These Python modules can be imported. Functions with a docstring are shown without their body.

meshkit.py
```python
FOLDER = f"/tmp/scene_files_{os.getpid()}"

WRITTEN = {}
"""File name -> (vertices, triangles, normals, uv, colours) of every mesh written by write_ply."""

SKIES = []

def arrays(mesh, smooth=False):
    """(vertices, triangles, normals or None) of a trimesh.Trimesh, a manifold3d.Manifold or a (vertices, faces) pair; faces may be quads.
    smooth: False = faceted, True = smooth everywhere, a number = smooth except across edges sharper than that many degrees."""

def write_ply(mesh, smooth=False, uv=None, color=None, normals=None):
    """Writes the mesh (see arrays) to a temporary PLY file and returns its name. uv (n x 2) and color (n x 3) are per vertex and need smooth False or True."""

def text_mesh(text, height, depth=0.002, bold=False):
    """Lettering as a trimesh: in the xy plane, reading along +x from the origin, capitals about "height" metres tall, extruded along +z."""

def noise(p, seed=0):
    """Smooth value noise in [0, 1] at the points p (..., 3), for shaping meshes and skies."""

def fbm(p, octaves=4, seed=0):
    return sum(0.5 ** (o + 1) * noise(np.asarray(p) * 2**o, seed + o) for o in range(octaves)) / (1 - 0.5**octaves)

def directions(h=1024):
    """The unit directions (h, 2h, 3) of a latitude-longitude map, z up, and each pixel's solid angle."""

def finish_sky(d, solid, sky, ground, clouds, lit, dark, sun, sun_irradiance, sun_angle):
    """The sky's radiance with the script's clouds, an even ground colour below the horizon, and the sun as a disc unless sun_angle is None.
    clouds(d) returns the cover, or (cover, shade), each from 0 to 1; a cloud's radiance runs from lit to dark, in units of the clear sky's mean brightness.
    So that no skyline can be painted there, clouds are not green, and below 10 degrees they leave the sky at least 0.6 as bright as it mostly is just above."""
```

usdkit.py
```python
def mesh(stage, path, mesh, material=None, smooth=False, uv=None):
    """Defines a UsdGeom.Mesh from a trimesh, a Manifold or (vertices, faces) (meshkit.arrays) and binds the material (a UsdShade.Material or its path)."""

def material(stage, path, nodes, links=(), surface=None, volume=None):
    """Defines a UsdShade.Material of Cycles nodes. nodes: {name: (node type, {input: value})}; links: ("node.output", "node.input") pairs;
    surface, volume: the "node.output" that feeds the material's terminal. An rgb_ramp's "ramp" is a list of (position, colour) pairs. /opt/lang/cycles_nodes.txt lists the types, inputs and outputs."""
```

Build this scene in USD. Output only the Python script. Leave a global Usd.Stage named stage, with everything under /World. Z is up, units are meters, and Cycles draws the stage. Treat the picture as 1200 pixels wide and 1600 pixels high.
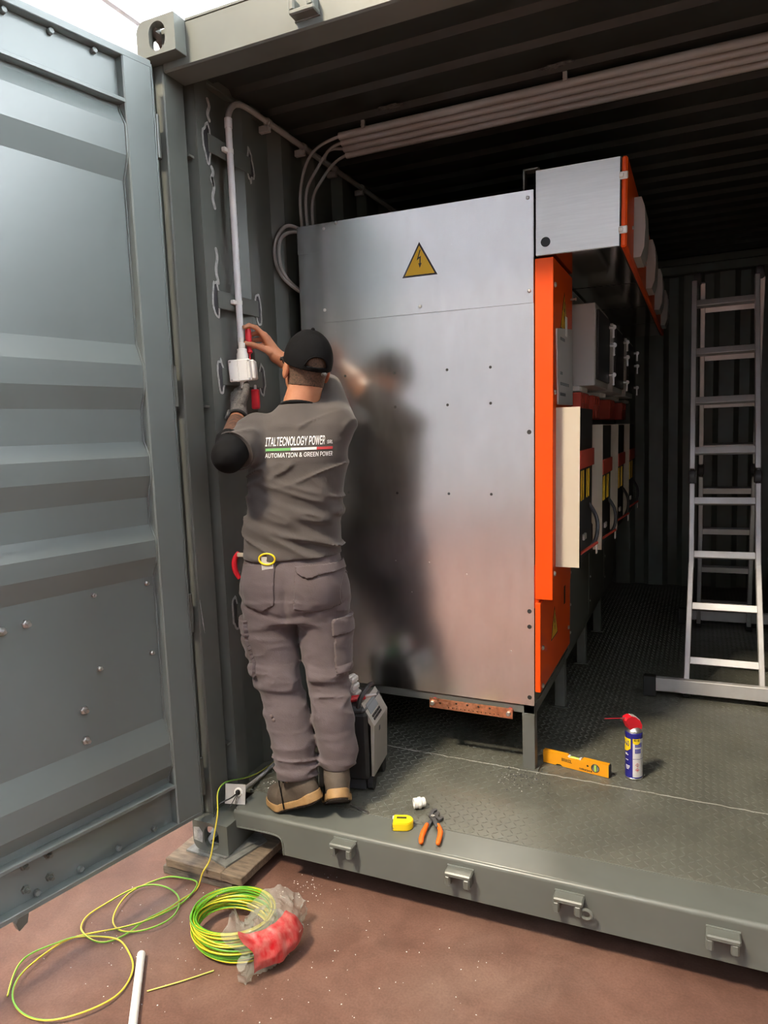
import math
import numpy as np, trimesh, manifold3d as m3, shapely.geometry as sg, shapely.affinity as sa
from shapely.ops import unary_union
import usdkit, meshkit
from pxr import Usd, UsdGeom, UsdLux, UsdShade, Gf, Sdf

stage = Usd.Stage.CreateInMemory()
UsdGeom.SetStageUpAxis(stage, UsdGeom.Tokens.z)
UsdGeom.SetStageMetersPerUnit(stage, 1.0)
UsdGeom.Xform.Define(stage, '/World')
UsdGeom.Scope.Define(stage, '/World/Looks')

# ------------------------------------------------------------------ camera
FPX, YAW, PITCH, ROLL = 1103.18, 0.4220, 0.1093, 0.0380
CAM = np.array([1.7183, -1.9709, 1.5959])
fw = np.array([-math.sin(YAW) * math.cos(PITCH), math.cos(YAW) * math.cos(PITCH), -math.sin(PITCH)])
rt = np.array([math.cos(YAW), math.sin(YAW), 0.0]); dn = np.cross(fw, rt)
r2 = math.cos(ROLL) * rt + math.sin(ROLL) * dn; d2 = -math.sin(ROLL) * rt + math.cos(ROLL) * dn
cam = UsdGeom.Camera.Define(stage, '/World/camera')
m = np.eye(4); m[0, :3] = r2; m[1, :3] = -d2; m[2, :3] = -fw; m[3, :3] = CAM
cam.AddTransformOp().Set(Gf.Matrix4d(*m.ravel().tolist()))
cam.CreateHorizontalApertureAttr(36.0); cam.CreateVerticalApertureAttr(48.0)
cam.CreateFocalLengthAttr(FPX / 1200 * 36.0)
cam.CreateClippingRangeAttr(Gf.Vec2f(0.05, 200))
cam.CreateExposureAttr(EXPOSURE := 0.0)

# ------------------------------------------------------------------ light
dome = UsdLux.DomeLight.Define(stage, '/World/daylight')          # overcast daylight above the hall's translucent roof
dome.CreateIntensityAttr(9.2); dome.CreateColorAttr(Gf.Vec3f(0.93, 0.97, 1.0))
def rect_lamp(name, pos, target, w, h, power, col):
    l = UsdLux.RectLight.Define(stage, '/World/' + name)
    p, t = np.array(pos, float), np.array(target, float); z = p - t; z /= np.linalg.norm(z)
    x = np.cross([0, 0, 1.0], z); x /= np.linalg.norm(x); y = np.cross(z, x)
    mm = np.eye(4); mm[0, :3] = x; mm[1, :3] = y; mm[2, :3] = z; mm[3, :3] = p
    l.AddTransformOp().Set(Gf.Matrix4d(*mm.ravel().tolist()))
    l.CreateWidthAttr(w); l.CreateHeightAttr(h); l.CreateIntensityAttr(power); l.CreateColorAttr(Gf.Vec3f(*col))
    return l
LAMP, LAMP_AIM, LINED_FAC = (-1.0, -4.2, 7.4), np.array([1.0, 0.5, 0.1]), 0.075
rect_lamp('hall_lamp', LAMP, LAMP_AIM, 1.1, 0.5, 600.0, (1.0, 0.85, 0.63))

# ------------------------------------------------------------------ naming helpers
used = {}
def numbered(path):
    n = used.get(path, 0); used[path] = n + 1
    return path if n == 0 else f'{path}_{n:03d}'
BASE = {}
def tag(p, label=None, category=None, group=None, kind=None):
    for k, v in (('label', label), ('category', category), ('group', group), ('kind', kind)):
        if v: p.SetCustomDataByKey(k, v)
def thing(name, label, category, base=(0, 0, 0), group=None, kind=None):
    path = numbered('/World/' + name)
    x = UsdGeom.Xform.Define(stage, path); x.AddTranslateOp().Set(Gf.Vec3d(*map(float, base)))
    tag(x.GetPrim(), label, category, group, kind); BASE[path] = np.array(base, float)
    return path
def base_of(path):
    while path not in BASE: path = path.rsplit('/', 1)[0]
    return BASE[path]
def part(parent, name, mesh, mat, smooth=30, label=None, kind=None, uv=None):
    """One mesh under a thing or a part; the mesh is given in world coordinates."""
    v, f = VF(mesh)
    path = numbered(parent + '/' + name)
    o = usdkit.mesh(stage, path, trimesh.Trimesh(v - base_of(parent), f, process=False), mat, smooth=smooth, uv=uv)
    tag(o.GetPrim(), label, None, None, kind)
    return path
def solo(name, mesh, mat, label, category, smooth=30, group=None, kind=None, uv=None):
    """A thing that is one mesh."""
    v, f = VF(mesh); b = np.array([*(v[:, :2].min(0) + v[:, :2].max(0)) / 2, v[:, 2].min()])
    path = numbered('/World/' + name)
    o = usdkit.mesh(stage, path, trimesh.Trimesh(v - b, f, process=False), mat, smooth=smooth, uv=uv)
    UsdGeom.Xformable(o).AddTranslateOp().Set(Gf.Vec3d(*map(float, b)))
    tag(o.GetPrim(), label, category, group, kind)
    return path
def struct(name, mesh, mat, label=None, smooth=30, category=None):
    v, f = VF(mesh); path = numbered('/World/' + name)
    o = usdkit.mesh(stage, path, trimesh.Trimesh(v, f, process=False), mat, smooth=smooth)
    tag(o.GetPrim(), label, category, None, 'structure')
    return path

# ------------------------------------------------------------------ shape helpers
def VF(mesh):
    if isinstance(mesh, list): mesh = cat(*mesh)
    if hasattr(mesh, 'to_mesh'):
        q = mesh.to_mesh(); return np.array(q.vert_properties[:, :3], float), np.array(q.tri_verts, int)
    if isinstance(mesh, tuple):
        v, f = np.asarray(mesh[0], float), np.asarray(mesh[1], int)
        if f.shape[1] == 4: f = np.vstack([f[:, [0, 1, 2]], f[:, [0, 2, 3]]])
        return v, f
    return np.array(mesh.vertices, float), np.array(mesh.faces, int)
def cat(*ms):
    V, F_, n = [], [], 0
    for q in ms:
        v, f = VF(q); V.append(v); F_.append(f + n); n += len(v)
    return trimesh.Trimesh(np.vstack(V), np.vstack(F_), process=False)
def xf(mesh, R=None, t=(0, 0, 0)):
    v, f = VF(mesh)
    if R is not None: v = v @ np.asarray(R, float).T
    return trimesh.Trimesh(v + np.asarray(t, float), f, process=False)
def rx(a): c, s = math.cos(a), math.sin(a); return np.array([[1, 0, 0], [0, c, -s], [0, s, c]])
def ry(a): c, s = math.cos(a), math.sin(a); return np.array([[c, 0, s], [0, 1, 0], [-s, 0, c]])
def rz(a): c, s = math.cos(a), math.sin(a); return np.array([[c, -s, 0], [s, c, 0], [0, 0, 1]])
def frame(x, y=None, z=None):
    """rotation whose columns are the given axes (two of the three)"""
    n = lambda a: np.asarray(a, float) / np.linalg.norm(a)
    if z is None: x = n(x); z = n(np.cross(x, y)); y = np.cross(z, x)
    elif x is None: z = n(z); x = n(np.cross(y, z)); y = np.cross(z, x)
    else: x = n(x); y = n(np.cross(z, x)); z = np.cross(x, y)
    return np.stack([x, y, z], 1)
def bx(lo, hi, ch=0.0):
    lo, hi = np.minimum(lo, hi).astype(float), np.maximum(lo, hi).astype(float); c, e = (lo + hi) / 2, (hi - lo) / 2
    ch = min(ch, 0.45 * 2 * e.min())
    if ch <= 0:
        q = trimesh.creation.box(2 * e); q.apply_translation(c); return q
    P = []
    for s in np.array(np.meshgrid([-1, 1], [-1, 1], [-1, 1])).T.reshape(-1, 3):
        for k in range(3):
            d = np.full(3, ch); d[k] = 0; P.append(c + s * (e - d))
    return trimesh.convex.convex_hull(np.array(P))
def prism(poly, depth, R=np.eye(3), t=(0, 0, 0)):
    """a shapely polygon (its x, y) extruded along its z, then R, t"""
    g = getattr(poly, 'geoms', [poly])
    return xf(cat(*[trimesh.creation.extrude_polygon(q, depth, engine='earcut') for q in g if q.area > 1e-10]), R, t)
XZ = np.array([[1, 0, 0], [0, 0, -1], [0, 1, 0]])      # polygon in x,z; extrudes towards -y
YZ = np.array([[0, 0, 1], [1, 0, 0], [0, 1, 0]])       # polygon in y,z; extrudes towards +x
def smooth_path(pts, n=8, closed=False):
    p = np.asarray(pts, float)
    from scipy.interpolate import CubicSpline
    q = np.vstack([p, p[:1]]) if closed else p
    d = np.r_[0, np.cumsum(np.maximum(np.linalg.norm(np.diff(q, axis=0), axis=1), 1e-6) ** 0.5)]
    cs = CubicSpline(d, q, bc_type='periodic' if closed else 'natural')
    return cs(np.linspace(0, d[-1], n * (len(q) - 1) + 1))[: -1 if closed else None]
def tube(pts, r, n=10, closed=False, cap=True, twist=0.0, want_uv=False):
    p = np.asarray(pts, float); N = len(p); r = np.broadcast_to(np.asarray(r, float), (N,))
    t = np.gradient(p, axis=0) if not closed else np.roll(p, -1, 0) - np.roll(p, 1, 0)
    t /= np.maximum(np.linalg.norm(t, axis=1, keepdims=True), 1e-12)
    u = np.zeros_like(p); a = np.array([0, 0, 1.0]) if abs(t[0][2]) < 0.9 else np.array([1.0, 0, 0])
    u[0] = a - t[0] * (a @ t[0]); u[0] /= np.linalg.norm(u[0])
    for i in range(1, N):
        u[i] = u[i - 1] - t[i] * (u[i - 1] @ t[i]); u[i] /= np.linalg.norm(u[i])
    w = np.cross(t, u); k = n + 1 if want_uv else n
    ang = np.linspace(0, 2 * np.pi, n, endpoint=False) if not want_uv else np.linspace(0, 2 * np.pi, n + 1)
    V = p[:, None] + r[:, None, None] * (np.cos(ang)[None, :, None] * u[:, None] + np.sin(ang)[None, :, None] * w[:, None])
    V = V.reshape(-1, 3); M_ = N if closed else N - 1
    i, j = np.meshgrid(np.arange(M_), np.arange(n), indexing='ij')
    i2 = (i + 1) % N; j2 = (j + 1) % k
    Q = np.stack([i * k + j, i * k + j2, i2 * k + j2, i2 * k + j], -1).reshape(-1, 4)
    F_ = np.vstack([Q[:, [0, 1, 2]], Q[:, [0, 2, 3]]])
    L = np.r_[0, np.cumsum(np.linalg.norm(np.diff(p, axis=0), axis=1))]
    uv = np.stack([np.repeat(L, k), (np.tile(ang / (2 * np.pi), N) + np.repeat(L * twist, k))], 1)
    if cap and not closed:
        V = np.vstack([V, p[0], p[-1]]); c0, c1 = len(V) - 2, len(V) - 1; e = np.arange(n); e2 = (e + 1) % k
        F_ = np.vstack([F_, np.stack([np.full(n, c0), e2, e], 1), np.stack([np.full(n, c1), (N - 1) * k + e, (N - 1) * k + e2], 1)])
        uv = np.vstack([uv, [[0, 0.2], [L[-1], 0.2]]])
    q = trimesh.Trimesh(V, F_, process=False)
    return (q, uv) if want_uv else q
def rod(a, b, r, n=16, r1=None): return tube([a, b], [r, r if r1 is None else r1], n)
def lathe(prof, n=32, R=None, t=(0, 0, 0)):
    """profile of (radius, height) round the z axis"""
    p = np.asarray(prof, float); a = np.linspace(0, 2 * np.pi, n, endpoint=False)
    V = np.stack([p[:, 0][:, None] * np.cos(a), p[:, 0][:, None] * np.sin(a), np.repeat(p[:, 1][:, None], n, 1)], -1).reshape(-1, 3)
    i, j = np.meshgrid(np.arange(len(p) - 1), np.arange(n), indexing='ij'); j2 = (j + 1) % n
    Q = np.stack([i * n + j, i * n + j2, (i + 1) * n + j2, (i + 1) * n + j], -1).reshape(-1, 4)
    q = trimesh.Trimesh(V, np.vstack([Q[:, [0, 1, 2]], Q[:, [0, 2, 3]]]), process=False)
    return xf(q, R, t)
def bolt(p, nrm, r=0.011, h=0.010, n=6):
    z = np.asarray(nrm, float); R = frame(None, [0.13, 0.21, 0.97] if abs(z[2]) < 0.9 else [1, 0, 0], z)
    return xf(lathe([(1e-5, -0.002), (r, -0.002), (r, h * 0.8), (r * 0.8, h), (1e-5, h)], n), R, p)
def round_head(p, nrm, r=0.006, h=0.003, n=12):
    z = np.asarray(nrm, float); R = frame(None, [0, 0, 1] if abs(z[2]) < 0.9 else [1, 0, 0], z)
    return xf(lathe([(1e-5, -0.002), (r, -0.002), (r, h * 0.3), (r * 0.7, h * 0.85), (1e-5, h)], n), R, p)
def flip_ok(q):
    q = trimesh.Trimesh(*VF(q), process=False)
    return q
def text(s, height, depth=0.0006, bold=False): return meshkit.text_mesh(s, height, depth, bold)
rng = np.random.default_rng(7)

# ------------------------------------------------------------------ materials
def lin(r, g, b): return tuple(((c / 255 / 12.92) if c <= 10 else ((c / 255 + 0.055) / 1.055) ** 2.4) for c in (r, g, b))
MATS = {}
def mat(name, col, rough=0.5, metal=0.0, bump=0.0, bscale=60.0, mottle=0.0, mscale=6.0, col2=None, spec=0.5, rough_var=0.0, coat=0.0, stretch=(1, 1, 1), detail=4.0, bdist=0.002, extra=None):
    N = {'p': ('principled_bsdf', {'base_color': col, 'roughness': rough, 'metallic': metal, 'specular_ior_level': spec, 'coat_weight': coat, **(extra or {})})}
    Lk = []
    if mottle or bump or rough_var:
        N['g'] = ('texture_coordinate', {}); N['mp'] = ('mapping', {'scale': stretch}); Lk.append(('g.object', 'mp.vector'))
    if mottle:
        N['n'] = ('noise_texture', {'scale': mscale, 'detail': detail, 'roughness': 0.6}); Lk.append(('mp.vector', 'n.vector'))
        c2 = col2 or tuple(c * (1 - mottle) for c in col); c1 = tuple(min(1, c * (1 + mottle * 0.5)) for c in col) if col2 is None else col
        N['r'] = ('rgb_ramp', {'ramp': [(0.3, c2), (0.7, c1)]}); Lk += [('n.fac', 'r.fac'), ('r.color', 'p.base_color')]
    if rough_var:
        N['n2'] = ('noise_texture', {'scale': mscale * 1.7, 'detail': 5}); Lk.append(('mp.vector', 'n2.vector'))
        N['mr'] = ('map_range', {'from_min': 0.3, 'from_max': 0.7, 'to_min': max(0.02, rough - rough_var), 'to_max': rough + rough_var}); Lk += [('n2.fac', 'mr.value'), ('mr.result', 'p.roughness')]
    if bump:
        N['n3'] = ('noise_texture', {'scale': bscale, 'detail': 3}); Lk.append(('mp.vector', 'n3.vector'))
        N['b'] = ('bump', {'strength': bump, 'distance': bdist}); Lk += [('n3.fac', 'b.height'), ('b.normal', 'p.normal')]
    MATS[name] = usdkit.material(stage, '/World/Looks/' + name, N, Lk, surface='p.BSDF')
    return MATS[name]
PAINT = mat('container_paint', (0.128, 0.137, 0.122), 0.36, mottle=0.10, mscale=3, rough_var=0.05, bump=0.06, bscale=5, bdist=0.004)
DOORP = mat('door_paint', (0.165, 0.188, 0.184), 0.34, mottle=0.04, mscale=2.5, rough_var=0.02)
FLOORP = mat('floor_paint', (0.115, 0.118, 0.098), 0.40, bump=0.15, bscale=40, mottle=0.25, mscale=5, rough_var=0.08)
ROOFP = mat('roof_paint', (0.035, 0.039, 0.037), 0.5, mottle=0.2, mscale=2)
BARE = mat('bare_patch', (0.50, 0.50, 0.49), 0.7, mottle=0.35, mscale=60)
DARKM = mat('dark_gap', (0.02, 0.022, 0.024), 0.7)
ALU = mat('aluminium_sheet', (0.88, 0.89, 0.91), 0.215, 1.0, mottle=0.05, mscale=5, rough_var=0.012, stretch=(1, 1, 0.35))
ALU2 = mat('aluminium_brushed', (0.74, 0.75, 0.75), 0.40, 1.0, stretch=(1, 1, 14), mottle=0.06, mscale=8)
ALUL = mat('ladder_aluminium', (0.74, 0.74, 0.76), 0.45, 0.6, rough_var=0.05, mottle=0.08, mscale=10)
GLOSSUNDER = mat('polished_underside', (0.55, 0.56, 0.57), 0.12, 1.0)
ORANGE = mat('orange_paint', (0.72, 0.072, 0.003), 0.42, spec=0.25)
REDOR = mat('red_insulator', (0.50, 0.055, 0.03), 0.5)
BEIGE = mat('beige_enamel', (0.52, 0.46, 0.37), 0.42)
GREYBOX = mat('grey_enamel', (0.45, 0.43, 0.41), 0.38)
BLACK = mat('black_plastic', (0.016, 0.016, 0.018), 0.45)
BLACKR = mat('black_rubber', (0.018, 0.018, 0.018), 0.7)
DGREY = mat('dark_grey_plastic', (0.05, 0.05, 0.055), 0.5)
PGREY = mat('conduit_grey', (0.44, 0.43, 0.42), 0.5)
PWHITE = mat('conduit_white', (0.86, 0.87, 0.90), 0.45)
CABLEG = mat('cable_grey', (0.36, 0.35, 0.34), 0.5)
WHITE = mat('white_plastic', (0.88, 0.88, 0.87), 0.4)
STEEL = mat('steel_bolt', (0.62, 0.62, 0.62), 0.35, 1.0)
FRAMEG = mat('frame_grey', (0.12, 0.125, 0.115), 0.45)
COPPER = mat('copper_bar', (0.90, 0.42, 0.26), 0.30, 1.0, rough_var=0.06, mottle=0.12, mscale=30)
YELLOW = mat('yellow_plastic', (0.85, 0.62, 0.01), 0.4)
SIGNY = mat('sign_yellow', (0.72, 0.43, 0.01), 0.5)
SIGNK = mat('sign_black', (0.02, 0.015, 0.02), 0.5)
LEVELO = mat('level_orange', (0.80, 0.33, 0.008), 0.45)
RED = mat('red_plastic', (0.62, 0.012, 0.025), 0.4)
VDEOR = mat('orange_grip', (0.90, 0.16, 0.01), 0.5)
BLUE = mat('can_blue', (0.020, 0.018, 0.22), 0.3)
CANW = mat('can_white', (0.68, 0.68, 0.70), 0.35)
GREEN = mat('green_plastic', (0.02, 0.35, 0.13), 0.5)
LIME = mat('lime_vial', (0.50, 0.72, 0.12), 0.2)
OLIVE = mat('olive_tape', (0.34, 0.36, 0.05), 0.45)
PAPER = mat('paper_grey', (0.50, 0.49, 0.48), 0.8)
WOOD = mat('old_wood', (0.22, 0.165, 0.115), 0.8, mottle=0.45, mscale=14, stretch=(1, 5, 5), bump=0.4, bscale=40)
WOODD = mat('dirty_wood', (0.16, 0.135, 0.11), 0.8, mottle=0.5, mscale=14, stretch=(1, 5, 5), bump=0.4, bscale=40)
SHIM = mat('shim_plate', (0.20, 0.20, 0.18), 0.55, mottle=0.4, mscale=20)
SCREEN = mat('grey_screen', (0.22, 0.25, 0.27), 0.2)
SILVERP = mat('silver_plastic', (0.42, 0.40, 0.36), 0.35, 0.3)
HALLW = mat('hall_wall_paint', (0.62, 0.63, 0.64), 0.7)
# red-brown power-floated concrete
def concrete():
    N = {'g': ('texture_coordinate', {}), 'n': ('noise_texture', {'scale': 1.3, 'detail': 7, 'roughness': 0.62}), 'n2': ('noise_texture', {'scale': 5.5, 'detail': 6, 'roughness': 0.65, 'distortion': 0.6}),
         'n4': ('noise_texture', {'scale': 140, 'detail': 3}),
         'r': ('rgb_ramp', {'ramp': [(0.28, (0.120, 0.062, 0.047)), (0.5, (0.185, 0.100, 0.075)), (0.72, (0.205, 0.126, 0.098))]}),
         'r2': ('rgb_ramp', {'ramp': [(0.35, (0.72, 0.70, 0.70)), (0.65, (1.12, 1.12, 1.12))]}), 'mx': ('mix', {'mix_type': 'multiply', 'fac': 0.8}),
         'r4': ('rgb_ramp', {'ramp': [(0.3, (0.82, 0.82, 0.82)), (0.7, (1.1, 1.1, 1.1))]}), 'mx2': ('mix', {'mix_type': 'multiply', 'fac': 0.7}),
         'mr': ('map_range', {'from_min': 0.3, 'from_max': 0.7, 'to_min': 0.48, 'to_max': 0.65}),
         'b': ('bump', {'strength': 0.25, 'distance': 0.002}), 'p': ('principled_bsdf', {'specular_ior_level': 0.15})}
    Lk = [('g.object', 'n.vector'), ('g.object', 'n2.vector'), ('g.object', 'n4.vector'), ('n.fac', 'r.fac'), ('n2.fac', 'r2.fac'), ('r.color', 'mx.color1'), ('r2.color', 'mx.color2'),
          ('n4.fac', 'r4.fac'), ('mx.color', 'mx2.color1'), ('r4.color', 'mx2.color2'), ('mx2.color', 'p.base_color'), ('n2.fac', 'mr.value'), ('mr.result', 'p.roughness'), ('n4.fac', 'b.height'), ('b.normal', 'p.normal')]
    return usdkit.material(stage, '/World/Looks/red_concrete', N, Lk, surface='p.BSDF')
CONCRETE = concrete()
# white translucent roof sheet
ROOFSHEET = usdkit.material(stage, '/World/Looks/roof_sheet', {'d': ('diffuse_bsdf', {'color': (0.80, 0.80, 0.80)}), 't': ('translucent_bsdf', {'color': (0.86, 0.88, 0.92)}), 'm': ('mix_closure', {'fac': 0.15})},
                            [('d.BSDF', 'm.closure1'), ('t.BSDF', 'm.closure2')], surface='m.closure')
# earth wire: yellow with a green stripe, from the tube's uv
def stripe_mat(name, a, b, lo=0.30, hi=0.70):
    return usdkit.material(stage, '/World/Looks/' + name, {'uv': ('attribute', {'attribute': 'st'}), 's': ('separate_xyz', {}), 'f': ('math', {'math_type': 'fraction'}),
        'r': ('rgb_ramp', {'ramp': [(0.0, a), (lo, a), (lo + 0.001, b), (hi, b), (hi + 0.001, a), (1.0, a)], 'interpolate': False}), 'p': ('principled_bsdf', {'roughness': 0.38})},
        [('uv.vector', 's.vector'), ('s.y', 'f.value1'), ('f.value', 'r.fac'), ('r.color', 'p.base_color')], surface='p.BSDF')
EARTH = stripe_mat('earth_wire', (0.70, 0.56, 0.06), (0.17, 0.42, 0.04))
EARTHD = stripe_mat('earth_wire_coil', (0.62, 0.55, 0.03), (0.11, 0.36, 0.02), 0.25, 0.75)

# ------------------------------------------------------------------ the hall
HX0, HX1, HY0, HY1, HZ = -13.0, 9.5, -11.0, 15.0, 9.0
struct('floor', bx((-30, -30, -0.2), (30, 30, 0.0)), CONCRETE, 'red-brown power-floated concrete floor of the workshop hall')
cp = '/World/ceiling'
o = UsdGeom.Xform.Define(stage, cp); tag(o.GetPrim(), 'white sheet roof of the hall, lined in front and brightly translucent behind', None, None, 'structure'); BASE[cp] = np.zeros(3)
LINED = usdkit.material(stage, '/World/Looks/roof_sheet_lined', {'d': ('diffuse_bsdf', {'color': (0.80, 0.80, 0.80)}), 't': ('translucent_bsdf', {'color': (0.86, 0.88, 0.92)}), 'm': ('mix_closure', {'fac': LINED_FAC})},
                            [('d.BSDF', 'm.closure1'), ('t.BSDF', 'm.closure2')], surface='m.closure')   # lined, lets less daylight through
for k in range(8):                                                  # sheets of the white roof, each sagging a little between its seams
    sw = (HX1 - HX0) / 8; x0 = HX0 + k * sw; xs = np.linspace(x0, x0 + sw, 9)
    yt = 6.2 if k < 3 else 12.0                                      # unlined, brighter sheets behind the container
    for y0, y1, mt in ((HY0, yt, LINED), (yt, HY1, ROOFSHEET)):
        ys = np.linspace(y0, y1, 8)
        V = np.array([(x, y, HZ - 0.10 * math.sin(math.pi * (x - x0) / sw)) for y in ys for x in xs])
        i, j = np.meshgrid(np.arange(7), np.arange(8), indexing='ij'); q = (i * 9 + j).ravel()
        part(cp, 'sheet', (V, np.stack([q, q + 1, q + 10, q + 9], 1)), mt, smooth=40)
    if k: part(cp, 'seam', bx((x0 - 0.05, HY0, HZ - 0.07), (x0 + 0.05, HY1, HZ - 0.01)), WHITE)
struct('wall_left', bx((HX0 - 0.1, HY0, 0), (HX0, HY1, HZ)), HALLW)
struct('wall_right', bx((HX1, HY0, 7.6), (HX1 + 0.1, HY1, HZ)), HALLW)
struct('trim_1', bx((HX1 - 0.05, HY0, 0), (HX1 + 0.1, HY1, 3.0)), mat('hall_wall_dark', (0.06, 0.06, 0.065), 0.8), 'dark lower cladding of the hall wall')
GLASS = usdkit.material(stage, '/World/Looks/window_glass', {'t': ('transparent_bsdf', {'color': (.92, .94, .95)}), 'g': ('glossy_bsdf', {'roughness': .02}), 'f': ('fresnel', {'IOR': 1.5}), 'm': ('mix_closure', {})}, [('f.fac', 'm.fac'), ('t.BSDF', 'm.closure1'), ('g.BSDF', 'm.closure2')], surface='m.closure')
WY = -3.4; wn = (HY1 - WY) / 6
struct('wall_right', bx((HX1, HY0, 3.0), (HX1 + 0.1, WY, 7.6)), mat('hall_wall_grey', (0.12, 0.12, 0.125), 0.8))
for k in range(6):                                                   # the hall's side windows, high in the wall
    y0 = WY + k * wn
    w_ = struct(f'window_{k + 1}', cat(bx((HX1, y0, 3.0), (HX1 + 0.1, y0 + 0.12, 7.6)), bx((HX1, y0 + wn - 0.12, 3.0), (HX1 + 0.1, y0 + wn, 7.6)), bx((HX1 + 0.02, y0, 5.2), (HX1 + 0.08, y0 + wn, 5.3))), HALLW)
    BASE[w_] = np.zeros(3); part(w_, 'pane', bx((HX1 + 0.04, y0 + 0.1, 3.0), (HX1 + 0.05, y0 + wn - 0.1, 7.6)), GLASS)
struct('wall_front', bx((HX0, HY0 - 0.1, 0), (HX1, HY0, HZ)), HALLW); struct('wall_back', bx((HX0, HY1, 0), (HX1, HY1 + 0.1, HZ)), HALLW)
lampx = thing('high_bay_lamp', 'warm rectangular high-bay lamp hanging from the hall roof before the container', 'lamp', LAMP)
zl = np.array(LAMP) - LAMP_AIM; zl /= np.linalg.norm(zl); Rl = frame(None, np.cross(zl, np.cross([0, 0, 1.0], zl)), zl)
part(lampx, 'housing', xf(bx((-0.60, -0.31, 0.01), (0.60, 0.31, 0.10), 0.02), Rl, LAMP), DGREY)
part(lampx, 'hanger', rod((LAMP[0] - 0.02, LAMP[1] - 0.05, LAMP[2] + 0.1), (LAMP[0] - 0.02, LAMP[1] - 0.05, HZ - 0.05), 0.01), STEEL)

# ------------------------------------------------------------------ the container
ZB, ZT, FL, YF = 0.080, 2.976, 0.232, 0.055
FT = FL + 0.0013                                                    # things rest on the tread of the chequer plate
ct = thing('shipping_container', 'grey-green steel shipping container with one end door swung open, standing on wooden packers', 'container', (0, 0, 0))
def casting(top):
    z0, z1 = (ZT - 0.114, ZT) if top else (ZB, ZB + 0.114)
    p = sg.box(0, z0, 0.157, z1); r = 0.036
    cx, cz = r, (z1 - r if top else z0 + r)
    corner = sg.box(0, cz, r, z1) if top else sg.box(0, z0, r, cz)
    p = p.difference(corner).union(sg.Point(cx, cz).buffer(r, 12).intersection(corner))
    b = prism(p.buffer(-0.003).buffer(0.003), 0.178, XZ, (0, 0.178, 0))
    M = lambda q: m3.Manifold(m3.Mesh(np.asarray(VF(trimesh.Trimesh(*VF(q)))[0], np.float32), np.asarray(VF(trimesh.Trimesh(*VF(q)))[1], np.uint32)))
    solid = M(b); zc = (z0 + z1) / 2
    solid -= m3.Manifold.cube((0.121, 0.142, 0.078)).translate((0.018, 0.018, zc - 0.039))
    hole = sg.LineString([(0.084, zc - 0.012), (0.084, zc + 0.012)]).buffer(0.033, 10)
    solid -= M(prism(hole, 0.04, XZ, (0, 0.03, 0)))
    solid -= M(prism(sg.LineString([(0.09, zc - 0.01), (0.09, zc + 0.01)]).buffer(0.030, 8), 0.04, YZ, (-0.01, 0, 0)))
    solid -= m3.Manifold.cube((0.06, 0.11, 0.05)).translate((0.05, 0.035, z1 - 0.025 if top else z0 - 0.025))
    return solid
for top in (True, False):
    c_ = part(ct, 'corner_casting', casting(top), PAINT, 30)
    if not top:
        part(c_, 'worn_patch', prism(sg.Polygon([(0.004, 0.118), (0.042, 0.112), (0.045, 0.152), (0.030, 0.170), (0.006, 0.166)]), 0.0015, XZ, (0, -0.0003, 0)), BARE)
    part(ct, 'corner_casting', xf(casting(top), np.diag([-1.0, 1, 1]), (2.438, 0, 0)).copy() if False else (lambda q: (VF(q)[0] * [-1, 1, 1] + [2.438, 0, 0], VF(q)[1][:, ::-1]))(casting(top)), PAINT, 30)
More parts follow.
